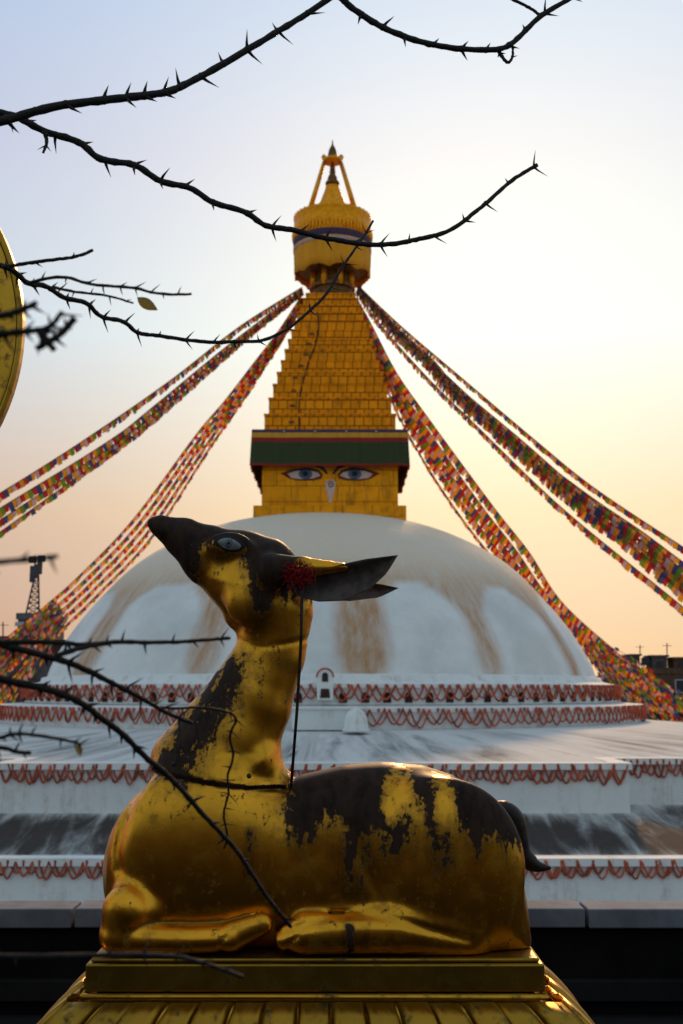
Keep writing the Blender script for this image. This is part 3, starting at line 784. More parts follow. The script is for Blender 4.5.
def terrace(name, inner, zin, poly, zed, zbot, lime0):
    """inner: radius or polygon; sloping paved top, raised lip and wall"""
    angs = set(2*PI*k/240 for k in range(240))
    for pl in [poly]+([inner] if not isinstance(inner, float) else []):
        for x, y in pl: angs.add(math.atan2(x, y) % (2*PI)-1e-5); angs.add(math.atan2(x, y) % (2*PI)+1e-5)
    angs = sorted(angs); n = len(angs); NR = 10
    b = MB(); vs_ = []; uvs = []
    for a in angs:
        ri = inner if isinstance(inner, float) else rad_at(inner, a); ro = rad_at(poly, a)-.55
        for k in range(NR+1):
            s = k/NR; r_ = ri-.05+(ro-ri+.05)*s
            vs_.append((CX+r_*math.sin(a), CY-r_*math.cos(a), zin+(zed-.10-zin)*s)); xx_, yy_ = r_*math.sin(a), r_*math.cos(a)
            uvs.append((a*26, r_) if isinstance(inner, float) else ((xx_, yy_*1.6) if abs(yy_) > abs(xx_) else (yy_+50, xx_*1.6)))
    fs_ = [(i*(NR+1)+k, ((i+1) % n)*(NR+1)+k, ((i+1) % n)*(NR+1)+k+1, i*(NR+1)+k+1) for i in range(n) for k in range(NR)]
    b.add(vs_, fs_); o = b.build('terrace_top', M['terrace'], stupa, True, recalc=False)
    uvl = o.data.uv_layers.new(name='UVMap')
    for lp in o.data.loops: uvl.data[lp.index].uv = uvs[lp.vertex_index]
    at_ = o.data.attributes.new('lime', 'FLOAT', 'POINT')
    vals = []
    for i, a in enumerate(angs):
        for k in range(NR+1):
            s = k/NR; vals.append(lime0+.35*math.exp(-s*7)+.30*math.exp(-(1-s)*14))
    at_.data.foreach_set('value', np.array(vals, np.float32))
    b = MB()
    def pt(off):
        out_ = []
        N_ = len(poly)
        for i in range(N_):
            p_, c_, n_ = Vector(poly[i-1]), Vector(poly[i]), Vector(poly[(i+1) % N_])
            e1 = (c_-p_).normalized(); e2 = (n_-c_).normalized()
            n1 = Vector((-e1.y, e1.x)); n2 = Vector((-e2.y, e2.x))
            out_.append(c_+(n1+n2)*off)                        # right-angled corners
        return out_
    rings = [(pt(-.6), zed-.12), (pt(-.6), zed), (pt(.12), zed), (pt(.12), zed-.24), (pt(0), zed-.245), (pt(0), zbot)]
    N_ = len(poly); vs_ = []
    for pl, z_ in rings: vs_ += [(CX+p_.x, CY-p_.y, z_) for p_ in pl]
    b.add(vs_, [(i*N_+k, i*N_+(k+1) % N_, (i+1)*N_+(k+1) % N_, (i+1)*N_+k) for i in range(len(rings)-1) for k in range(N_)])
    b.build('terrace_wall', M['white_wall'], stupa)
P3 = stepped(11.75, 33.0, 3.0, 4.0); P4 = stepped(17.0, 38.8, 3.0, 4.0); P5 = stepped(22, 54, 4, 6)
z3 = atZ(763, 42); z3b = atZ(813, 42); z4 = atZ(858, 36.2); z4b = z4-2.6
terrace('upper', 20.72, z2b+.02, P3, z3, z3b-.3, .32)
terrace('middle', P3, z3b, P4, z4, z4b-.3, -.04)
terrace('lower', P4, z4b, P5, z4b-.5, 0, 0.0)
# central stair block and small white shrines on the front axis
b = MB(); xa, xb = P(292, 712, 53.6).x, P(364, 712, 53.6).x
b.box(xa, xb, 53.6, 55.2, z2b+.03, z2t-.05); b.box(xa-.15, xb+.15, 53.45, 55.2, z2t-.047, z2t+.06); b.build('front_block', M['white_wall'], stupa)
def shrine(name, pxx, py0, py1, Y, label):
    c_ = P(pxx, py0, Y); z0_ = c_.z; hgt_ = P(pxx, py1, Y).z-z0_
    r_ = empty(name, (c_.x, Y, z0_), label, 'shrine')
    b = MB(); b.lathe([(a*hgt_, z0_+z_*hgt_) for a, z_ in ((.60, 0), (.60, .10), (.53, .12), (.52, .40), (.48, .62), (.38, .80), (.22, .93), (.08, .98), (.06, 1.03), (0, 1.06))], (c_.x, Y), 24); b.build('dome_body', M['white_wall'], r_, True)
shrine('small_shrine', 356, 731, 708, 52.6, 'small plain white dome shrine standing in front of the lower plinth')
# arched shrine on the upper plinth
Y_ = 55.2; c_ = P(325, 700, Y_); shr = empty('arched_shrine', (c_.x, Y_, c_.z), 'white arched shrine with red outline above the centre of the plinths', 'shrine')
zt_ = P(325, 668, Y_).z; wd = .40
def arch(w_, z0_, z1_, n=12):
    return [(c_.x-w_, z0_), (c_.x+w_, z0_)]+[(c_.x+w_*math.cos(PI*k/n), z1_-w_+w_*math.sin(PI*k/n)) for k in range(n+1)]
b = MB(); b.prism(arch(wd, c_.z, zt_-.06), Y_, Y_+.9); b.build('arch_body', M['white_wall'], shr)
b = MB(); b.prism(arch(.15, c_.z+.9, zt_-.22), Y_-.05, Y_-.003); b.build('niche', M['niche_dark'], shr); b = MB(); b.prism([(c_.x-.25, c_.z+.1), (c_.x+.25, c_.z+.1), (c_.x+.2, c_.z+.55), (c_.x-.2, c_.z+.55)], Y_-.05, Y_-.003); b.build('niche', M['niche_dark'], shr)
b = MB(); b.tube([(x, Y_-.03, z) for x, z in [(c_.x+(wd+.02)*math.cos(PI*k/14), zt_-.06-wd+(wd+.04)*math.sin(PI*k/14)) for k in range(15)]], .045, 6); b.build('arch_trim', M['garland'], shr, True)

# harmika with eyes
TX = P(330, 470, 71).x
def sqbox(b, hw, z0, z1, mi=0): b.box(TX-hw, TX+hw, CY-hw, CY+hw, z0, z1, mi)
def hwat(hpx, py):                                             # half width of a square whose front face shows hpx pixels
    v = (512-py)/F; k = hpx/F/(cT-v*sT); return k*CY/(1+k)
h0 = hwat(76.5, 510); zh0 = atZ(515, CY-h0); zh0t = atZ(505.5, CY-h0)
b = MB(); sqbox(b, h0, zh0-1.6, zh0t); b.build('harmika_base', M['gold_panel'], stupa)
h1 = hwat(68, 485); zh1 = atZ(440, CY-h1)
b = MB(); sqbox(b, h1, zh0t+.003, zh1); har = b.build('harmika', M['gold_panel'], stupa)
yf = CY-h1
def HP(px_, py_): p = P(px_, py_, yf); return (p.x, p.z)
def cropc(x, y): return (230+x/3.415, 320+y/3.415)
def flat(name, pts, lift, mat, par, th=.03):
    b = MB(); b.prism([HP(*cropc(*p)) for p in pts], yf-lift-th, yf-lift+.002 if lift == 0 else yf-lift-.002); return b.build(name, mat, par)
for sgn in (1, -1):
    mx = lambda pts: [((342+(342-x)) if sgn < 0 else x, y) for x, y in pts]
    eye = flat('painted_eye', mx([(172, 524), (195, 516), (225, 508), (270, 506), (300, 512), (318, 528), (312, 542), (285, 548), (240, 549), (205, 543)]), 0, M['red_line'], stupa)
    flat('eye_white', mx([(196, 526), (225, 515), (265, 513), (298, 519), (309, 532), (285, 541), (240, 544), (210, 540)]), .032, M['white_eye'], eye)
    flat('iris', mx([(258+23*math.cos(q), 527+17*math.sin(q)) for q in np.linspace(0, 2*PI, 18, endpoint=False)]), .064, M['blue_eye'], eye)
    flat('pupil', mx([(258+10*math.cos(q), 526+9*math.sin(q)) for q in np.linspace(0, 2*PI, 14, endpoint=False)]), .096, M['navy_line'], eye)
    flat('upper_lid', mx([(192, 523), (225, 510), (265, 506), (300, 514), (313, 528), (298, 520), (265, 513.5), (225, 516)]), .098, M['navy_line'], eye)
    flat('eyebrow', mx([(296, 497), (318, 500), (335, 524), (328, 527), (312, 508), (290, 501)]), 0, M['navy_line'], stupa)
nose = flat('painted_nose', [(325, 556), (334, 546), (350, 545), (360, 554), (360, 570), (352, 600), (346, 624), (338, 624), (334, 600), (326, 572)], 0, M['white_eye'], stupa)
b = MB(); sp = [HP(*cropc(343+r_*math.cos(q), 562+r_*math.sin(q))) for q, r_ in zip(np.linspace(-2.6, 6.5, 26), np.linspace(12, 2.5, 26))]
b.tube([(x, yf-.04, z) for x, z in sp], .03, 5); b.build('nose_curl', M['red_line'], nose)
# cloth canopy round the tower foot: an open skirt with stripes
h2 = hwat(78.3, 445); yk = CY-h2
zc = [atZ(v, yk) for v in (429.5, 432.5, 437.5, 442, 464, 466)]
cmat = [M['cloth_violet'], M['cloth_yellow'], M['cloth_red'], M['cloth_green'], M['cloth_red']]
b = MB(); N_ = 120
def skirt(s, z_, k):
    per = s*4; e = int(per) % 4; f = per-int(per); a = -1+2*f
    c_ = [(a, -1), (1, a), (-a, 1), (-1, -a)][e]
    rip = .035*math.sin(s*N_*2.1)+.03*math.sin(s*N_*.77+1); fl = .10*k
    return (TX+c_[0]*(h2+fl+(rip*k if e in (1, 3) else 0)), CY+c_[1]*(h2+fl+(rip*k if e in (0, 2) else 0)), z_+.03*k*math.sin(s*90))
lv = []
for i in range(5):
    for s in (0, .5): lv.append((zc[i]+(zc[i+1]-zc[i])*s, i))
lv.append((zc[5], 4))
n4 = 4*90; vs_ = []
for z_, i in lv:
    k = (zc[0]-z_)/(zc[0]-zc[5])
    for q in range(n4): vs_.append(skirt(q/n4, z_, k))
b.v = [tuple(v) for v in vs_]
for i in range(len(lv)-1):
    for q in range(n4): b.f.append((i*n4+q, i*n4+(q+1) % n4, (i+1)*n4+(q+1) % n4, (i+1)*n4+q)); b.m.append(lv[i][1])
o = b.build('cloth_skirt', cmat, stupa, True); sf = o.modifiers.new('thick', 'SOLIDIFY'); sf.thickness = .05
b = MB(); sqbox(b, h2-.03, zc[0]-.10, zc[0]+.02); b.build('skirt_frame', M['gold_dark'], stupa)
for xx in (184, 290, 397, 499):
    b = MB(); x, z = P(*cropc(xx, 380), yk-.06).x, zc[0]-.15; b.lathe([(0, z+.1), (.1, z), (0, z-.1)], (x, yk-.06), 8); b.build('canopy_stud', M['cloth_pale'], stupa)
# thirteen steps
ys = [430, 413.7, 397.6, 383.8, 371.8, 360.2, 349, 339, 329.5, 320.5, 312, 304.5, 298, 293]
hp = [65.5, 61.2, 57.0, 53.0, 49.0, 45.4, 42.0, 39.0, 36.2, 33.2, 30.4, 27.4, 24.4]
for i in range(13):
    hw = hwat(hp[i], (ys[i]+ys[i+1])/2); z0_ = atZ(ys[i], CY-hw); z1_ = atZ(ys[i+1], CY-hw)
    b = MB(); sqbox(b, hw, z0_-.25, z1_-.10); sqbox(b, hw+.05, z1_-.097, z1_)
    b.build('spire_step', M['gold_plate'], stupa)
    if i < 8:                                                  # small dark foothold openings
        cxn = [210, 212, 216, 221, 240, 256, 268, 276][i]; pc = P(*cropc(cxn, 0), CY-hw).x+.06
        z_ = z0_+(z1_-z0_)*.42; b = MB(); b.prism([(pc-.2, z_), (pc+.2, z_), (pc+.12, z_+.17), (pc-.12, z_+.17)], CY-hw-.05, CY-hw+.01); b.build('foothold', M['gold_dark'], stupa)
# neck, yellow cloth drum, crown
zz_ = lambda py: atZ(py, CY)
def rr(hpx, py): v = (512-py)/F; return hpx/F/(cT-v*sT)*CY
def lat(name, prof, mat, n=64, sm=True):
    b = MB(); b.lathe([(rr(a, p_), zz_(p_)) for a, p_ in prof], (TX+.1, CY), n); return b.build(name, mat, stupa, sm)
lat('neck', [(20, 300), (20, 292), (23, 291), (23, 288), (19, 286), (19, 274)], M['gold_dark'], 32, False)
for k in range(8):
    q = 2*PI*k/8+.39; rad_ = rr(20.5, 290); b = MB(); b.tube([(TX+.1+rad_*math.sin(q), CY-rad_*math.cos(q), zz_(291)), (TX+.1+rad_*math.sin(q), CY-rad_*math.cos(q), zz_(272))], .22, 8); b.build('neck_post', M['gold_far'], stupa, True)
lat('parasol_underside', [(36.5, 272), (20, 276), (0, 277)], M['gold_dark'], 48)
# hanging yellow cloth drum with scalloped lower hem
b = MB(); n = 128; vs_ = []; lvls = [(38.6, 250), (38.0, 254), (37.8, 262), (37.2, 270), (37.0, 278)]
for i, (a, p_) in enumerate(lvls):
    for k in range(n):
        q = 2*PI*k/n; k_ = i/(len(lvls)-1); r_ = rr(a, p_)*(1+.02*k_*math.sin(q*17)+.012*k_*math.sin(q*31)); hem = k_*(.30*abs(math.sin(q*4+.3))-.15)
        vs_.append((TX+.1+r_*math.sin(q), CY-r_*math.cos(q), zz_(p_)+hem))
b.add(vs_, [(i*n+k, i*n+(k+1) % n, (i+1)*n+(k+1) % n, (i+1)*n+k) for i in range(len(lvls)-1) for k in range(n)])
o = b.build('parasol_cloth', M['cloth_gold'], stupa, True); sf = o.modifiers.new('thick', 'SOLIDIFY'); sf.thickness = .04
lat('violet_band', [(38.7, 251), (39.1, 250.5), (39.1, 243.5), (38.7, 243)], M['cloth_violet'])
lat('pale_band', [(38.9, 253.8), (39.15, 253.4), (39.15, 251.0), (38.9, 250.8)], M['cloth_pale'])
lat('crown', [(38.4, 243.5), (38.4, 236), (39.2, 234), (39.2, 231), (38.2, 229), (38.4, 228), (38.4, 222), (38.9, 221), (38.9, 219.5), (36, 218.6), (24, 215.5), (15, 213)], M['gold_far'])
for k in range(64):                                            # hanging fringe ornaments under the crown rim
    q = 2*PI*k/64; r_ = rr(39.0, 238); z_ = zz_(235); c0 = Vector((TX+.1+r_*math.sin(q), CY-r_*math.cos(q), z_))
    b = MB(); b.lathe([(.05, c0.z+.1), (.11, c0.z-.05), (.10, c0.z-.4), (.04, c0.z-.6), (0, c0.z-.64)], (c0.x, c0.y), 8); b.build('pendant', M['gold_far'], stupa, True)
for k in range(40):
    q = 2*PI*k/40; r_ = rr(38, 219); z_ = zz_(219.6); x, y = TX+.1+r_*math.sin(q), CY-r_*math.cos(q)
    b = MB(); b.lathe([(.07, z_), (.08, z_+.06), (0, z_+.12)], (x, y), 6); b.build('crown_bead', M['gold_far'], stupa, True)
lat('crown_cone', [(16, 213.5), (14, 207), (10.5, 198), (7.6, 190.5), (6.9, 187.2), (6.6, 186.5), (0, 186.4)], M['gold_far'], 32)
lat('crown_knob', [(0, 187), (4, 186.8), (6.8, 185.2), (7.2, 183.2), (6, 181.5), (4.5, 180.6), (5, 179), (4.2, 176.5), (2.6, 174), (3.2, 172.5), (2.2, 169), (1.2, 165), (.4, 161.5), (0, 161)], M['gold_dark'], 24)
zt_ = zz_(162)
for q in (PI/2, -PI/2, PI/2+PI*2/3-.45, -PI/2-PI*2/3+.45):
    r0_, r1_ = rr(25, 219), rr(8.2, 163); x0_, x1_ = TX+.1+r0_*math.sin(q), TX+.1+r1_*math.sin(q)
    b = MB(); b.tube([(x0_, CY-r0_*math.cos(q), zz_(218)), (x1_, CY-r1_*math.cos(q), zt_)], [.2, .15], 8); b.build('tripod_rod', M['gold_far'], stupa, True)
lat('finial_plate', [(0, 162.3), (9.3, 162.2), (9.6, 160), (8, 159), (0, 158.8)], M['gold_far'], 24)
lat('finial', [(6, 159.2), (4.9, 156.5), (4.2, 152.5), (3.4, 149.5), (2.2, 147), (1.2, 145.5), (.7, 143), (.5, 140.5), (0, 139.8)], M['gold_dark'], 24)
for sx in (-1, 1):
    b = MB(); x = TX+.1+sx*rr(8.6, 158); b.lathe([(.12, zz_(159.8)), (.2, zz_(156.6)), (.1, zz_(155)), (0, zz_(154))], (x, CY), 8); b.build('finial_bead', M['gold_far'], stupa, True)
# cable lying on the tower front
b = MB(); cb = [(300, -25, 33), (303, 20, 36), (298, 60, 40), (285, 100, 43), (270, 140, 46), (255, 190, 51), (243, 230, 54), (236, 290, 59), (236, 360, 64), (236, 430, 76)]
pts = [P(*cropc(x, y), CY-hwat(q, 320+y/3.4)-.22) for x, y, q in cb]
b.tube(catmull(pts, 5), .045, 5); b.build('cable', M['black'], stupa, True)

# ---------------------------------------------------------------- red garlands on the walls
def garland(name, path, ztop, pitch, amp, label, seed, rad=.047):
    """path(s)->(x,y) for arclength s in [0,L]; overlapping scallops hung along a wall"""
    rg = random.Random(seed); f, L = path; b = MB()
    for lay in range(2):
        s = lay*pitch*.5+rg.uniform(0, .1)
        while s+pitch <= L:
            wdt = pitch*rg.uniform(.92, 1.1); dp = amp*rg.uniform(.8, 1.08); zt0 = ztop+rg.uniform(-.06, .04); pts = []
            if s+wdt > L: break
            for k in range(11):
                u = k/10; x, y = f(s+wdt*u, .06+.05*lay); sag = 1-(abs(2*u-1))**1.7
                pts.append((x, y, zt0-dp*sag+.05*(rg.random()-.5)*amp))
            b.tube(pts, rad*rg.uniform(.8, 1.2), 5); s += wdt
    for k in range(int(L/pitch)+1):                            # short knots at the pegs
        x, y = f(min(L, k*pitch), .1); b.tube([(x, y, ztop+.03), (x, y, ztop-.16)], [rad*1.5, rad*1.1], 5)
    o = b.build(name, M['garland'], None, True, loc=(f(L/2, 0)[0], f(L/2, 0)[1], ztop)); return tag(o, label, 'garland', 'red rope garlands hung along the white walls')
def arc(r_, a0, a1):
    return (lambda s, off: (DX+(r_+off)*math.sin(a0+s/r_), CY-(r_+off)*math.cos(a0+s/r_)), (a1-a0)*r_)
def seg(a, c):
    a, c = Vector(a), Vector(c); L = (c-a).length; d = (c-a)/L; nn2 = Vector((d.y, -d.x))
    return (lambda s, off: tuple(a+d*s+nn2*off)[:2], L)
garland('red_garland', arc(19.35, R(-88), R(88)), z1t-.05, .95, .78, 'red scalloped garland over the dark niches of the upper circular plinth', 1)
garland('red_garland', arc(20.8, R(3.0), R(88)), z2t-.05, 1.0, .85, 'red scalloped garland right of the small white shrine, on the lower circular plinth', 2)
garland('red_garland', arc(20.8, R(-88), R(-9)), z2t-.05, .75, .75, "red scalloped garland on the lower circular plinth left of the deer's neck", 3)
g3 = z3-.06
garland('red_garland', seg((CX-11.7, CY-33.0), (CX+11.7, CY-33.0)), g3, .52, .64, "red garland on the upper stepped wall passing behind the deer's neck and back", 4, .042)
garland('red_garland', seg((CX+11.8, CY-30.0), (CX+23.0, CY-30.0)), g3, .52, .64, 'red garland on the set-back wall section at the far right edge', 5, .042)
garland('red_garland', seg((CX-23.0, CY-30.0), (CX-11.9, CY-30.0)), g3, .52, .64, 'red garland on the set-back wall section at the far left edge', 6, .042)
garland('red_garland', seg((CX-17, CY-38.8), (CX+17, CY-38.8)), z4-.08, .50, .52, "red garland on the lowest white wall just above the grey parapet coping", 7, .036)

# ---------------------------------------------------------------- prayer flags
def flag_mesh(mat, var):
    rg = random.Random(var); b = MB(); nx, nz = 3, 3; vs_ = []
    for j in range(nz+1):
        for i in range(nx+1):
            u = i/nx-.5; v = j/nz
            vs_.append((u*(1-.06*v), .05*v*math.sin(u*5+var*2.1)+.05*v*v*math.sin(var*1.7), -v+.04*math.sin(u*7+var)))
    g = lambda i, j: j*(nx+1)+i
    fs_ = [(g(i, j), g(i+1, j), g(i+1, j+1), g(i, j+1)) for j in range(nz) for i in range(nx)]
    me = bpy.data.meshes.new('flag'); me.from_pydata(vs_, [], fs_); me.materials.append(mat); me.update(); return me
FMESH = [[flag_mesh(m, v+i*3) for v in range(3)] for i, m in enumerate(FM)]
def resample(pts, n):
    d = [0]
    for a, c in zip(pts[:-1], pts[1:]): d.append(d[-1]+(c-a).length)
    tgt = np.linspace(0, d[-1], n); A = np.array([tuple(p) for p in pts])
    return [Vector((np.interp(s, d, A[:, 0]), np.interp(s, d, A[:, 1]), np.interp(s, d, A[:, 2]))) for s in tgt], d[-1]
def flag_string(pxy, Y0, Y1, size, label, group, seed, nmax=100, gap=.29):
    rg = random.Random(seed)
    A = np.array(pxy, float); d = np.concatenate([[0], np.cumsum(np.hypot(*(A[1:]-A[:-1]).T))]); tt = d/d[-1]
    pts = [P(a, c, 1/((1-q)/Y0+q/Y1)) for (a, c), q in zip(pxy, tt)]
    cur = catmull(pts, 8); _, L = resample(cur, 3); n = max(40, int(L/gap)); pos, L = resample(cur, n+1)
    root = empty('prayer_flag_string', pos[-1], label, 'prayer flags', group)
    b = MB(); b.tube(pos[::3]+[pos[-1]], .02, 4); b.build('cord', M['cord'], root)
    sp = L/n; wd_ = sp*1.13; ci = rg.randrange(5); items = []
    for k in range(n):
        p = (pos[k]+pos[k+1])/2; tdir = (pos[k+1]-pos[k]).normalized()
        if rg.random() < .12: ci += 1
        i = (0, 2, 3, 4, 2, 1, 4)[(k+ci) % 7]; hgt_ = size*rg.uniform(.85, 1.15)
        dn = Vector((0, 0, 1))-tdir*tdir.z; dn.normalize(); sw = rg.gauss(.0, .13)
        side_ = tdir.cross(dn); zax = (dn*math.cos(sw)+side_*math.sin(sw)).normalized(); yax = zax.cross(tdir)
        Mx = Matrix((tdir*wd_, yax*wd_, zax*hgt_)).transposed().to_4x4(); Mx.translation = p-Vector(root.location)
        q = w2p(np.array([tuple(p)])); vis = -5 < q[0][0] < 688
        items.append((p.length if vis else 1e4+p.length, i, rg.randrange(3), Mx))
    items.sort(key=lambda a: a[0])
    for _, i, v, Mx in items[:nmax]:
        o = bpy.data.objects.new('flag', FMESH[i][v]); COL.objects.link(o); o.parent = root; o.matrix_basis = Mx
    if len(items) > nmax:
        b = MB(); rl = Vector(root.location)
        for _, i, v, Mx in items[nmax:]:
            me = FMESH[i][v]; b.add([Mx @ w_.co + rl for w_ in me.vertices], [tuple(f.vertices) for f in me.polygons], i)
        tag(b.build('flags', FM, root, False, recalc=False), kind='stuff')
    return pos
ORD = ['uppermost', 'second from the top', 'third from the top', 'fourth from the top', 'fifth from the top', 'sixth from the top', 'lowest']
def offs(line, hw, k):                                          # parallel strands of a fan, offset in metres-like pixel widths
    out_ = []
    for i, (a, c) in enumerate(line):
        a0, c0 = line[max(0, i-1)]; a1, c1 = line[min(len(line)-1, i+1)]
        dx, dy = a1-a0, c1-c0; l_ = math.hypot(dx, dy); out_.append((a-dy/l_*hw[i]*k, c+dx/l_*hw[i]*k))
    return out_
Cl = [(302, 298), (281, 333), (259, 364), (230, 405), (203, 440), (142, 528), (90, 583), (58, 613), (-15, 678)]
for j, k in enumerate((1, .5, 0, -.5, -1)):
    flag_string(offs(Cl, [2, 3.5, 5, 7, 9, 12.5, 13, 14, 18], k), 74.5, 90+j, (.32, .36, .36, .34, .28)[j], 'prayer flag string of the steep left fan, '+(ORD[j] if j < 4 else 'lowest')+' of five', 'prayer flags of the steep left fan', 20+j)
Dl = [[(302, 287), (240, 326), (172, 379), (84, 440), (0, 493), (-60, 527)], [(302, 289), (228, 345), (155, 405), (110, 440), (0, 508), (-60, 543)],
      [(302, 291), (232, 346), (160, 407), (117, 442), (0, 520), (-60, 556)], [(302, 292), (240, 343), (170, 405), (126, 441), (0, 532), (-60, 572)]]
for j, l_ in enumerate(Dl):
    flag_string(l_, 74.5, 45, (.34, .40, .32, .24)[j], 'prayer flag string of the high left fan, '+(ORD[j] if j < 3 else 'lowest')+' of four', 'prayer flags of the upper left fan', 40+j)
Al = [(358, 287), (391, 326), (430, 363), (451, 388), (516, 445), (574, 497), (628, 537), (678, 580), (730, 622)]
Wd = [1.5, 3, 4, 5, 6.5, 7.5, 8.5, 9.5, 10]
At = [(358, 285), (400, 325), (462, 378), (535, 440), (593, 487), (683, 547), (740, 583)]
Ab = [(357, 291), (380, 324), (431, 381), (478, 427), (535, 483), (582, 525), (683, 607), (740, 655)]
Am = [(358, 286), (397, 327), (455, 383), (525, 446), (590, 496), (640, 530), (683, 562), (740, 603)]
names = []
flag_string(At, 74, 44, .26, 'thin prayer flag string running above the broad right ribbon', 'prayer flags of the upper right fan', 60)
flag_string(Am, 74, 44, .26, 'thin prayer flag string touching the top of the broad right ribbon', 'prayer flags of the upper right fan', 61)
for j, k in enumerate((-1.15, -.65, -.1, .45)):
    flag_string(offs(Al, Wd, k), 74, 43+.25*j, .44, 'dense prayer flag string in the broad right ribbon, '+('its top', 'its second', 'its third', 'its bottom')[j]+' row', 'prayer flags of the upper right fan', 62+j)
flag_string(Ab, 74, 44, .30, 'thin prayer flag string running below the broad right ribbon', 'prayer flags of the upper right fan', 66)
Bu = [(357, 298), (372, 325), (397, 373), (430, 420), (465, 468), (500, 515), (530, 553), (562, 602), (617, 652), (690, 712)]
Bl = [(355, 302), (364, 330), (386, 385), (404, 425), (430, 470), (458, 512), (487, 550), (525, 594), (575, 642), (640, 706)]
for j, k in enumerate((0, .28, .5, .72, 1)):
    flag_string([(a+(c-a)*k, b_+(d-b_)*k) for (a, b_), (c, d) in zip(Bu, Bl)], 74, 94+.4*j, (.66, .74, .74, .66, .26)[j], 'prayer flag string of the steep right fan, '+(ORD[j] if j < 4 else 'lowest')+' of five', 'prayer flags of the steep right fan', 80+j)
# heaped ends of many strings
def heap(line, hw, Y0, Y1, ns, nf, label, seed):
    rg = random.Random(seed); b = MB()
    for s_ in range(ns):
        k = rg.uniform(-1, 1); l_ = offs(line, hw, k); dY = rg.uniform(-2.5, 2.5)
        A = np.linspace(0, 1, len(l_)); pts = catmull([P(a, c+3*math.sin(i*1.7+s_), Y0+(Y1-Y0)*q+dY) for i, ((a, c), q) in enumerate(zip(l_, A))], 6)
        pos, L = resample(pts, nf+1); b.tube(pos[::3], .018, 4, 5)
        for i in range(nf):
            if rg.random() < .1: continue
            p = (pos[i]+pos[i+1])/2+Vector((rg.gauss(0, .12), rg.gauss(0, .2), rg.gauss(0, .12))); t_ = (pos[i+1]-pos[i]).normalized()
            dn = Vector((rg.gauss(0, .3), rg.gauss(0, .4), -1)).normalized(); w_ = t_*.19; hh_ = dn*rg.uniform(.24, .36)
            b.add([p-w_, p+w_, p+w_*.9+hh_+Vector((0, rg.gauss(0, .05), 0)), p-w_*.9+hh_], [(0, 1, 2, 3)], rg.randrange(5))
    o = b.build('prayer_flag_heap', FM+[M['cord']], None, False, loc=P(line[-1][0], line[-1][1], Y1), recalc=False)
    return tag(o, label, 'prayer flags', None, 'stuff')
heap([(62, 610), (46, 627), (33, 643), (15, 663), (-15, 696)], [9, 13, 17, 20, 24], 86, 87, 17, 52, 'dense tangle of prayer flags below the steep left fan, in front of the dark building', 5)
heap([(596, 650), (620, 672), (648, 694), (690, 724), (740, 750)], [8, 17, 22, 24, 26], 86, 88, 17, 52, 'dense tangle of prayer flags below the steep right fan, in front of the dark rooftops', 6)

# ---------------------------------------------------------------- houses beyond
def house(x0, x1, Y, dpt, ztop, mat, label, win=True, par_h=.6, trim=False, group='houses beyond the stupa'):
    c_ = (x0+x1)/2; r_ = empty('house', (c_, Y+dpt/2, 0), label, 'house', group)
    b = MB(); b.box(x0, x1, Y, Y+dpt, 0, ztop-par_h); b.build('wall', mat, r_)
    b = MB(); w_ = .25; z0_, z1_ = ztop-par_h+.003, ztop
    b.box(x0-.15, x1+.15, Y-.15, Y+w_, z0_, z1_); b.box(x0-.15, x1+.15, Y+dpt-w_, Y+dpt+.15, z0_, z1_); b.box(x0-.15, x0+w_, Y+w_+.003, Y+dpt-w_-.003, z0_, z1_); b.box(x1-w_, x1+.15, Y+w_+.003, Y+dpt-w_-.003, z0_, z1_)
    b.build('roof_parapet', mat, r_)
    if trim: b = MB(); b.box(x0-.2, x1+.2, Y-.22, Y-.153, ztop-1.25, ztop-.85); b.build('trim_band', M['pale_trim'], r_)
    if win:
        z_ = ztop-2.6
        while z_ > max(1, ztop-11):
            x = x0+1.0
            while x+1.2 < x1-.5:
                b = MB(); b.box(x, x+1.2, Y-.06, Y+.02, z_, z_+1.4); f_ = b.build('window', M['pale_trim'], r_)
                b = MB(); b.box(x+.1, x+1.1, Y-.09, Y-.063, z_+.1, z_+1.3); b.build('pane', M['glass'], f_)
                x += 2.6
            z_ -= 3.0
    return r_
def X_(p, Y): return P(p, 660, Y).x
def Z_(p, Y): return P(341, p, Y).z
house(X_(640, 118), X_(760, 118), 118, 12, Z_(668, 118), HM[1], 'brown flat-roofed house with parapet behind the flags at the right edge')
house(X_(590, 124), X_(638, 124), 124, 12, Z_(676, 124), HM[0], 'dark low house just right of the dome behind the flag tangle')
house(X_(760, 112), X_(900, 112), 112, 14, Z_(640, 112), HM[2], 'grey tall house beyond the right edge of the view')
house(X_(16, 104), X_(47, 104), 104, 6, Z_(613, 104), HM[2], 'grey block with pale band carrying the antenna mast at left', win=False, trim=True)
house(X_(-70, 100), X_(14, 100), 100, 12, Z_(636, 100), HM[0], 'dark house at the left edge with clutter on its roof')
house(X_(47.5, 106), X_(150, 106), 106, 12, Z_(640, 106), HM[1], 'dark brown house behind the left flank of the dome')
house(X_(-240, 100), X_(-72, 100), 100, 14, Z_(610, 100), HM[1], 'brown house beyond the left edge of the view')
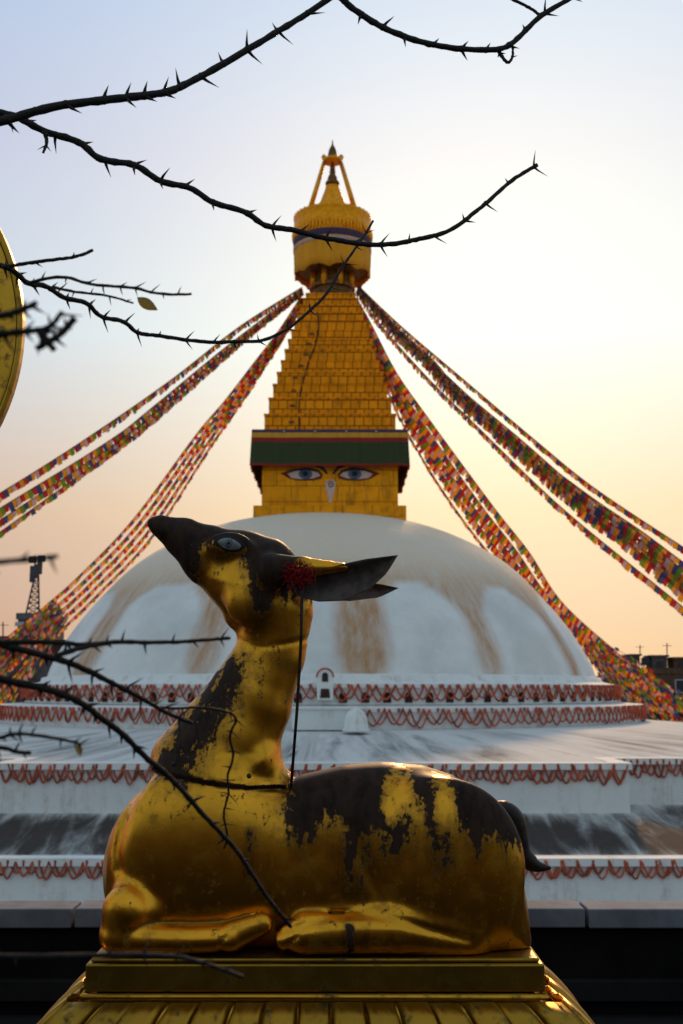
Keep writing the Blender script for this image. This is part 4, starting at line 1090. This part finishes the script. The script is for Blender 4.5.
def roof_hut(pa, pb, pt, pbm, Y, label, mat):
    r_ = empty('roof_hut', (X_((pa+pb)/2, Y), Y, Z_(pbm, Y)), label, 'roof hut')
    b = MB(); b.box(X_(pa, Y), X_(pb, Y), Y, Y+2.5, Z_(pbm, Y)-1.5, Z_(pt+2, Y)); b.build('wall', mat, r_)
    b = MB(); b.box(X_(pa, Y)-.2, X_(pb, Y)+.2, Y-.2, Y+2.7, Z_(pt+2, Y)+.003, Z_(pt, Y)); b.build('roof_slab', mat, r_)
    b = MB(); m_ = X_((pa+pb)/2, Y); b.box(m_-.35, m_+.35, Y-.05, Y+.02, Z_(pbm, Y)-.6, Z_(pbm, Y)+.7); b.build('door', M['glass'], r_)
roof_hut(652, 667, 655, 668, 119, 'dark square stair hut standing on the brown roof at right', HM[0])
roof_hut(674, 690, 657, 668, 119, 'dark stair hut cut by the right edge on the brown roof', HM[1])
roof_hut(631, 640, 654, 676, 125, 'narrow dark stair hut rising right behind the flag tangle', HM[0])
def tank(pxx, py, Y, label):
    c_ = P(pxx, py, Y); r_ = empty('water_tank', c_, label, 'water tank'); hh_ = 1.1
    b = MB(); b.lathe([(0, c_.z+hh_+.25), (.2, c_.z+hh_+.22), (.22, c_.z+hh_+.1), (.55, c_.z+hh_), (.6, c_.z+.9), (.57, c_.z+.8), (.6, c_.z+.7), (.6, c_.z+.3)], (c_.x, c_.y), 20); b.build('tank_body', M['tank'], r_, True)
    for sx in (-1, 1):
        for sy in (-1, 1): b = MB(); b.box(c_.x+sx*.4-.05, c_.x+sx*.4+.05, c_.y+sy*.4-.05, c_.y+sy*.4+.05, c_.z-.4, c_.z+.32); b.build('leg', M['steel'], r_)
tank(647, 668, 119.5, 'black water tank between the stair huts on the brown roof')
for (pxx, p0, p1, Y, lb) in ((667, 655, 643, 120, 'thin aerial pole on the stair hut at right'), (640, 654, 645, 126, 'thin aerial pole on the narrow stair hut'), (3, 636, 622, 101, 'thin aerial pole on the dark roof at the left edge')):
    a_, c_ = P(pxx, p0+1.5, Y), P(pxx, p1, Y); b = MB(); b.tube([a_, c_], .06, 6); m_ = a_.lerp(c_, .8); b.tube([m_-Vector((.5, 0, 0)), m_+Vector((.5, 0, 0))], .03, 5); tag(b.build('aerial_pole', M['steel'], loc=a_), lb, 'aerial')
# antenna mast
Ym = 105.5; a_ = P(32, 614, Ym); t_ = P(37, 566, Ym)
mast = empty('antenna_mast', a_, 'dark lattice antenna mast with panel antennas on the grey block', 'antenna mast')
legs = [((26, -.4), (35, -.15)), ((39, -.4), (38.5, -.15)), ((26, .5), (35, .2)), ((39, .5), (38.5, .2))]
for (p0, d0), (p1, d1) in legs:
    b = MB(); b.tube([P(p0, 614, Ym+d0), P(p1, 575, Ym+d1), P(p1, 556, Ym+d1)], .09, 5); b.build('leg', M['steel'], mast)
b = MB()
for k in range(7):
    s0, s1 = k/7, (k+1)/7
    L0 = P(26, 614, Ym-.4).lerp(P(35, 575, Ym-.15), s0); R0 = P(39, 614, Ym-.4).lerp(P(38.5, 575, Ym-.15), s0); L1 = P(26, 614, Ym-.4).lerp(P(35, 575, Ym-.15), s1); R1 = P(39, 614, Ym-.4).lerp(P(38.5, 575, Ym-.15), s1)
    b.tube([L0, R1], .05, 4); b.tube([R0, L1], .05, 4); b.tube([L0, R0], .05, 4)
b.build('bracing', M['steel'], mast)
for a, c, ww_, hh_ in ((33, 572, .28, 1.0), (36.5, 569, .2, .8), (40, 565, .24, .9), (33, 559, .4, .35), (42, 558, .35, .35)):
    c_ = P(a, c, Ym-.5); b = MB(); b.box(c_.x-ww_, c_.x+ww_, c_.y-.2, c_.y+.1, c_.z-hh_, c_.z+hh_*.6); b.build('antenna_panel', M['steel'], mast, bevel=.08)

# ---------------------------------------------------------------- thorny leafless tree in front
TRX, TRY = -1.75, 2.0
tree = empty('thorny_tree', (TRX, TRY, ZF), 'leafless dark thorny tree whose branches reach in from the left', 'tree')
b = MB(); trunk = catmull([(TRX, TRY, ZF), (TRX+.05, TRY-.03, ZC-.9), (TRX-.03, TRY+.04, ZC+.1), (TRX+.06, TRY, ZC+1.0), (TRX+.02, TRY+.02, ZC+2.2)], 6)
b.tube(trunk, list(np.linspace(.085, .03, len(trunk))), 12); b.build('trunk', M['bark'], tree, True)
def on_trunk(z):
    return min(trunk, key=lambda p: abs(p.z-z))
def branch(pl, Y0, Y1, r0, r1, seed, step=30, thorn=15, root=True, rootz=None, parent=tree):
    rg = random.Random(seed); n = len(pl)
    pts = [P(a, c, Y0+(Y1-Y0)*i/(n-1)) for i, (a, c) in enumerate(pl)]
    sc0 = Y0/F; sc1 = Y1/F
    base = catmull(pts, 7); nb = len(base)
    for _ in range(7): base = [base[0]]+[(base[k-1]+base[k]*2+base[k+1])/4 for k in range(1, nb-1)]+[base[-1]]
    for i in range(2, nb-1): base[i] = base[i]+Vector((rg.uniform(-1, 1), rg.uniform(-1, 1), rg.uniform(-1, 1)))*sc0*.3
    rad = [.95*(r0*sc0+(r1*sc1-r0*sc0)*i/(nb-1)) for i in range(nb)]
    # knobbly outline
    rad = [r_*(1+.06*math.sin(i*1.9+seed)+.06*rg.uniform(-1, 1)) for i, r_ in enumerate(rad)]
    b = MB()
    full, fr = base, rad
    if root:
        z_ = pts[0].z+(rootz if rootz is not None else -.25); q = on_trunk(z_)
        m1 = q.lerp(pts[0], .55)+Vector((0, 0, .05)); pre = catmull([q, m1, pts[0]], 6)[:-1]
        full = pre+base; fr = list(np.linspace(rad[0]*1.7, rad[0], len(pre)))+rad
    b.tube(full, fr, 9)
    # paired thorns at the nodes, as long as the photo shows
    i = 3; sgn = 1
    stepn = max(2, int(round(step*1.0/ (sum((pts[k+1]-pts[k]).length for k in range(n-1))/ (nb-1) / ((sc0+sc1)/2)))))
    while i < nb-1:
        p = base[i]; tdir = (base[min(i+1, nb-1)]-base[i-1]).normalized(); sc_ = sc0+(sc1-sc0)*i/nb
        for q in range(2 if rg.random() < .45 else 1):
            sg = sgn if q == 0 else -sgn
            perp = Vector((-tdir.z, rg.uniform(-.7, .7), tdir.x))*sg; perp = (perp-tdir*perp.dot(tdir)).normalized()
            d = (perp+tdir*rg.uniform(.15, .75)).normalized(); ln = thorn*sc_*rg.uniform(.6, 1.3)
            b.tube([p-d*rad[i]*.2, p+d*(rad[i]+ln*.25), p+d*(rad[i]+ln)+tdir*ln*.12], [max(rad[i]*.7, .0012), rad[i]*.36+.0005, .0002], 5)
        # node swelling
        b.tube([p-tdir*rad[i]*1.3, p, p+tdir*rad[i]*1.3], [rad[i]*.8, rad[i]*1.14, rad[i]*.8], 7)
        sgn = -sgn; i += max(2, stepn+rg.randint(-1, 1))
    return b.build('branch', M['bark'], parent, True)
branch([(-60, 132), (0, 122), (50, 107), (105, 100), (140, 96), (168, 92), (190, 82), (230, 60), (270, 36), (300, 18), (345, -12)], 2.5, 2.7, 5.2, 3.4, 1, 33, 15)
branch([(250, -90), (300, -45), (340, -2), (365, 17), (390, 31), (425, 43), (455, 48.5), (498, 50), (516, 40), (541, 15), (571, -2), (620, -40)], 2.7, 2.8, 4.0, 2.8, 2, 36, 11, True, .2)
branch([(498, 50), (503, 58), (508, 63), (512, 58), (513, 50), (511, 45)], 2.78, 2.78, 2.2, 1.2, 3, 22, 5, False)
branch([(505, -4), (518, 2), (533, 10), (541, 16)], 2.78, 2.79, 1.8, 1.8, 4, 60, 4, False)
branch([(-60, 98), (0, 113), (20, 118), (45, 132), (80, 142), (100, 160), (135, 164), (160, 182), (190, 187), (212, 203), (245, 211), (265, 226), (290, 229), (315, 236), (342, 241), (372, 245), (400, 243), (422, 238), (450, 231), (475, 212), (490, 200), (512, 180), (537, 165)], 2.55, 2.9, 4.4, 2.2, 5, 32, 13)
branch([(44, 131), (47, 142), (43, 153)], 2.56, 2.56, 2.6, 1.4, 6, 14, 8, False)
branch([(-50, 255), (0, 265.5), (14, 271), (28, 284), (46, 285.5), (63, 298), (88, 303), (100, 317), (123, 320.7), (137, 333), (155, 335), (186, 340), (218, 342.5), (240, 341), (262, 341), (288, 329), (307, 313), (327, 294), (341, 269), (352, 253), (363, 238), (373, 221)], 2.2, 2.9, 3.4, 1.3, 7, 30, 11)
branch([(2, 267), (14, 265.5), (35, 262), (60, 259), (79, 256), (93, 250)], 2.2, 2.25, 2.2, 1.8, 8, 30, 6, False)
branch([(28, 283), (63, 276), (91, 285), (132, 287), (158, 294), (191, 294)], 2.0, 1.8, 1.9, 1.5, 9, 30, 9, False)
branch([(53, 287), (74, 292), (105, 295), (133, 303)], 2.1, 1.95, 1.8, 1.1, 10, 28, 7, False)
# close, strongly defocused twigs
branch([(-60, 326), (0, 316), (22, 310), (37, 302)], 1.0, 1.0, 5, 3, 11, 26, 10, True, -.1)
branch([(-60, 340), (0, 334), (28, 331), (49, 328), (62, 312)], 1.0, 1.0, 5, 2.5, 12, 22, 16, True, -.1)
branch([(36, 349), (50, 341), (62, 333), (75, 318)], 1.0, 1.0, 3.5, 4, 13, 16, 14, False)
branch([(40, 330), (47, 340), (54, 350)], 1.0, 1.0, 4, 3.5, 14, 40, 18, False)
branch([(-60, 572), (-10, 563), (27, 560), (58, 556)], .85, .85, 3.6, 2.6, 15, 28, 12, True, .1)
# lower branches
branch([(-60, 632), (0, 644), (42, 655), (68, 662), (97, 675), (122, 688), (145, 700), (167, 713), (192, 723)], 1.45, 1.7, 4.6, 2.0, 16, 28, 14)
branch([(146, 702), (168, 709), (200, 707), (231, 713), (236, 722), (229, 735), (234, 757), (227, 775), (229, 794), (223, 814), (228, 836), (224, 848)], 1.7, 2.1, 1.6, 1.1, 17, 24, 10, False)
branch([(56, 656), (80, 648), (113, 642), (145, 642.5), (177, 642), (205, 640), (230, 638)], 1.45, 1.6, 3.0, 1.8, 18, 26, 10, False)
branch([(-60, 640), (0, 642), (53, 642), (84, 645), (113, 642)], 1.42, 1.5, 3.0, 2.6, 19, 30, 8)
branch([(-60, 662), (0, 679), (48, 689), (80, 702), (100, 717), (122, 733), (145, 757), (171, 778), (200, 811), (220, 832), (240, 855), (264, 893), (291, 927)], 1.4, 1.9, 4.6, 2.0, 20, 34, 10)
branch([(-60, 752), (0, 738), (13, 734), (35, 735), (71, 741), (80, 745)], 1.35, 1.35, 2.4, 1.5, 21, 22, 8)
branch([(-60, 742), (0, 747), (16, 752), (31, 753)], 1.35, 1.35, 2.6, 2.2, 22, 22, 8)
branch([(-60, 948), (0, 957), (100, 955), (150, 955), (185, 958), (215, 967), (243, 977)], 1.25, 1.35, 3.2, 2.0, 23, 40, 8, True, .2)
def leaf(pc, Y, a, b_, ang, label):
    c_ = P(*pc, Y); sc = Y/F; vs_ = []; n, m = 8, 4; b = MB()
    for i in range(n+1):
        s = i/n; wv = b_*sc*math.sin(PI*s**.8)
        for j in range(m+1):
            u = j/m*2-1; x = (s-.5)*a*sc; z = u*wv; y = .12*a*sc*(abs(u)+.6*math.sin(s*PI))
            vs_.append((c_.x+x*math.cos(ang)-z*math.sin(ang), c_.y+y, c_.z+x*math.sin(ang)+z*math.cos(ang)))
    g = lambda i, j: i*(m+1)+j
    b.add(vs_, [(g(i, j), g(i+1, j), g(i+1, j+1), g(i, j+1)) for i in range(n) for j in range(m)])
    o = b.build('leaf', M['leaf'], tree, True); o['label'] = label
leaf((147, 303), 1.95, 26, 6, R(-32), 'withered leaf on the twig by the wheel')
leaf((79, 751), 1.35, 11, 3.5, R(-75), 'small withered leaf on a lower twig')
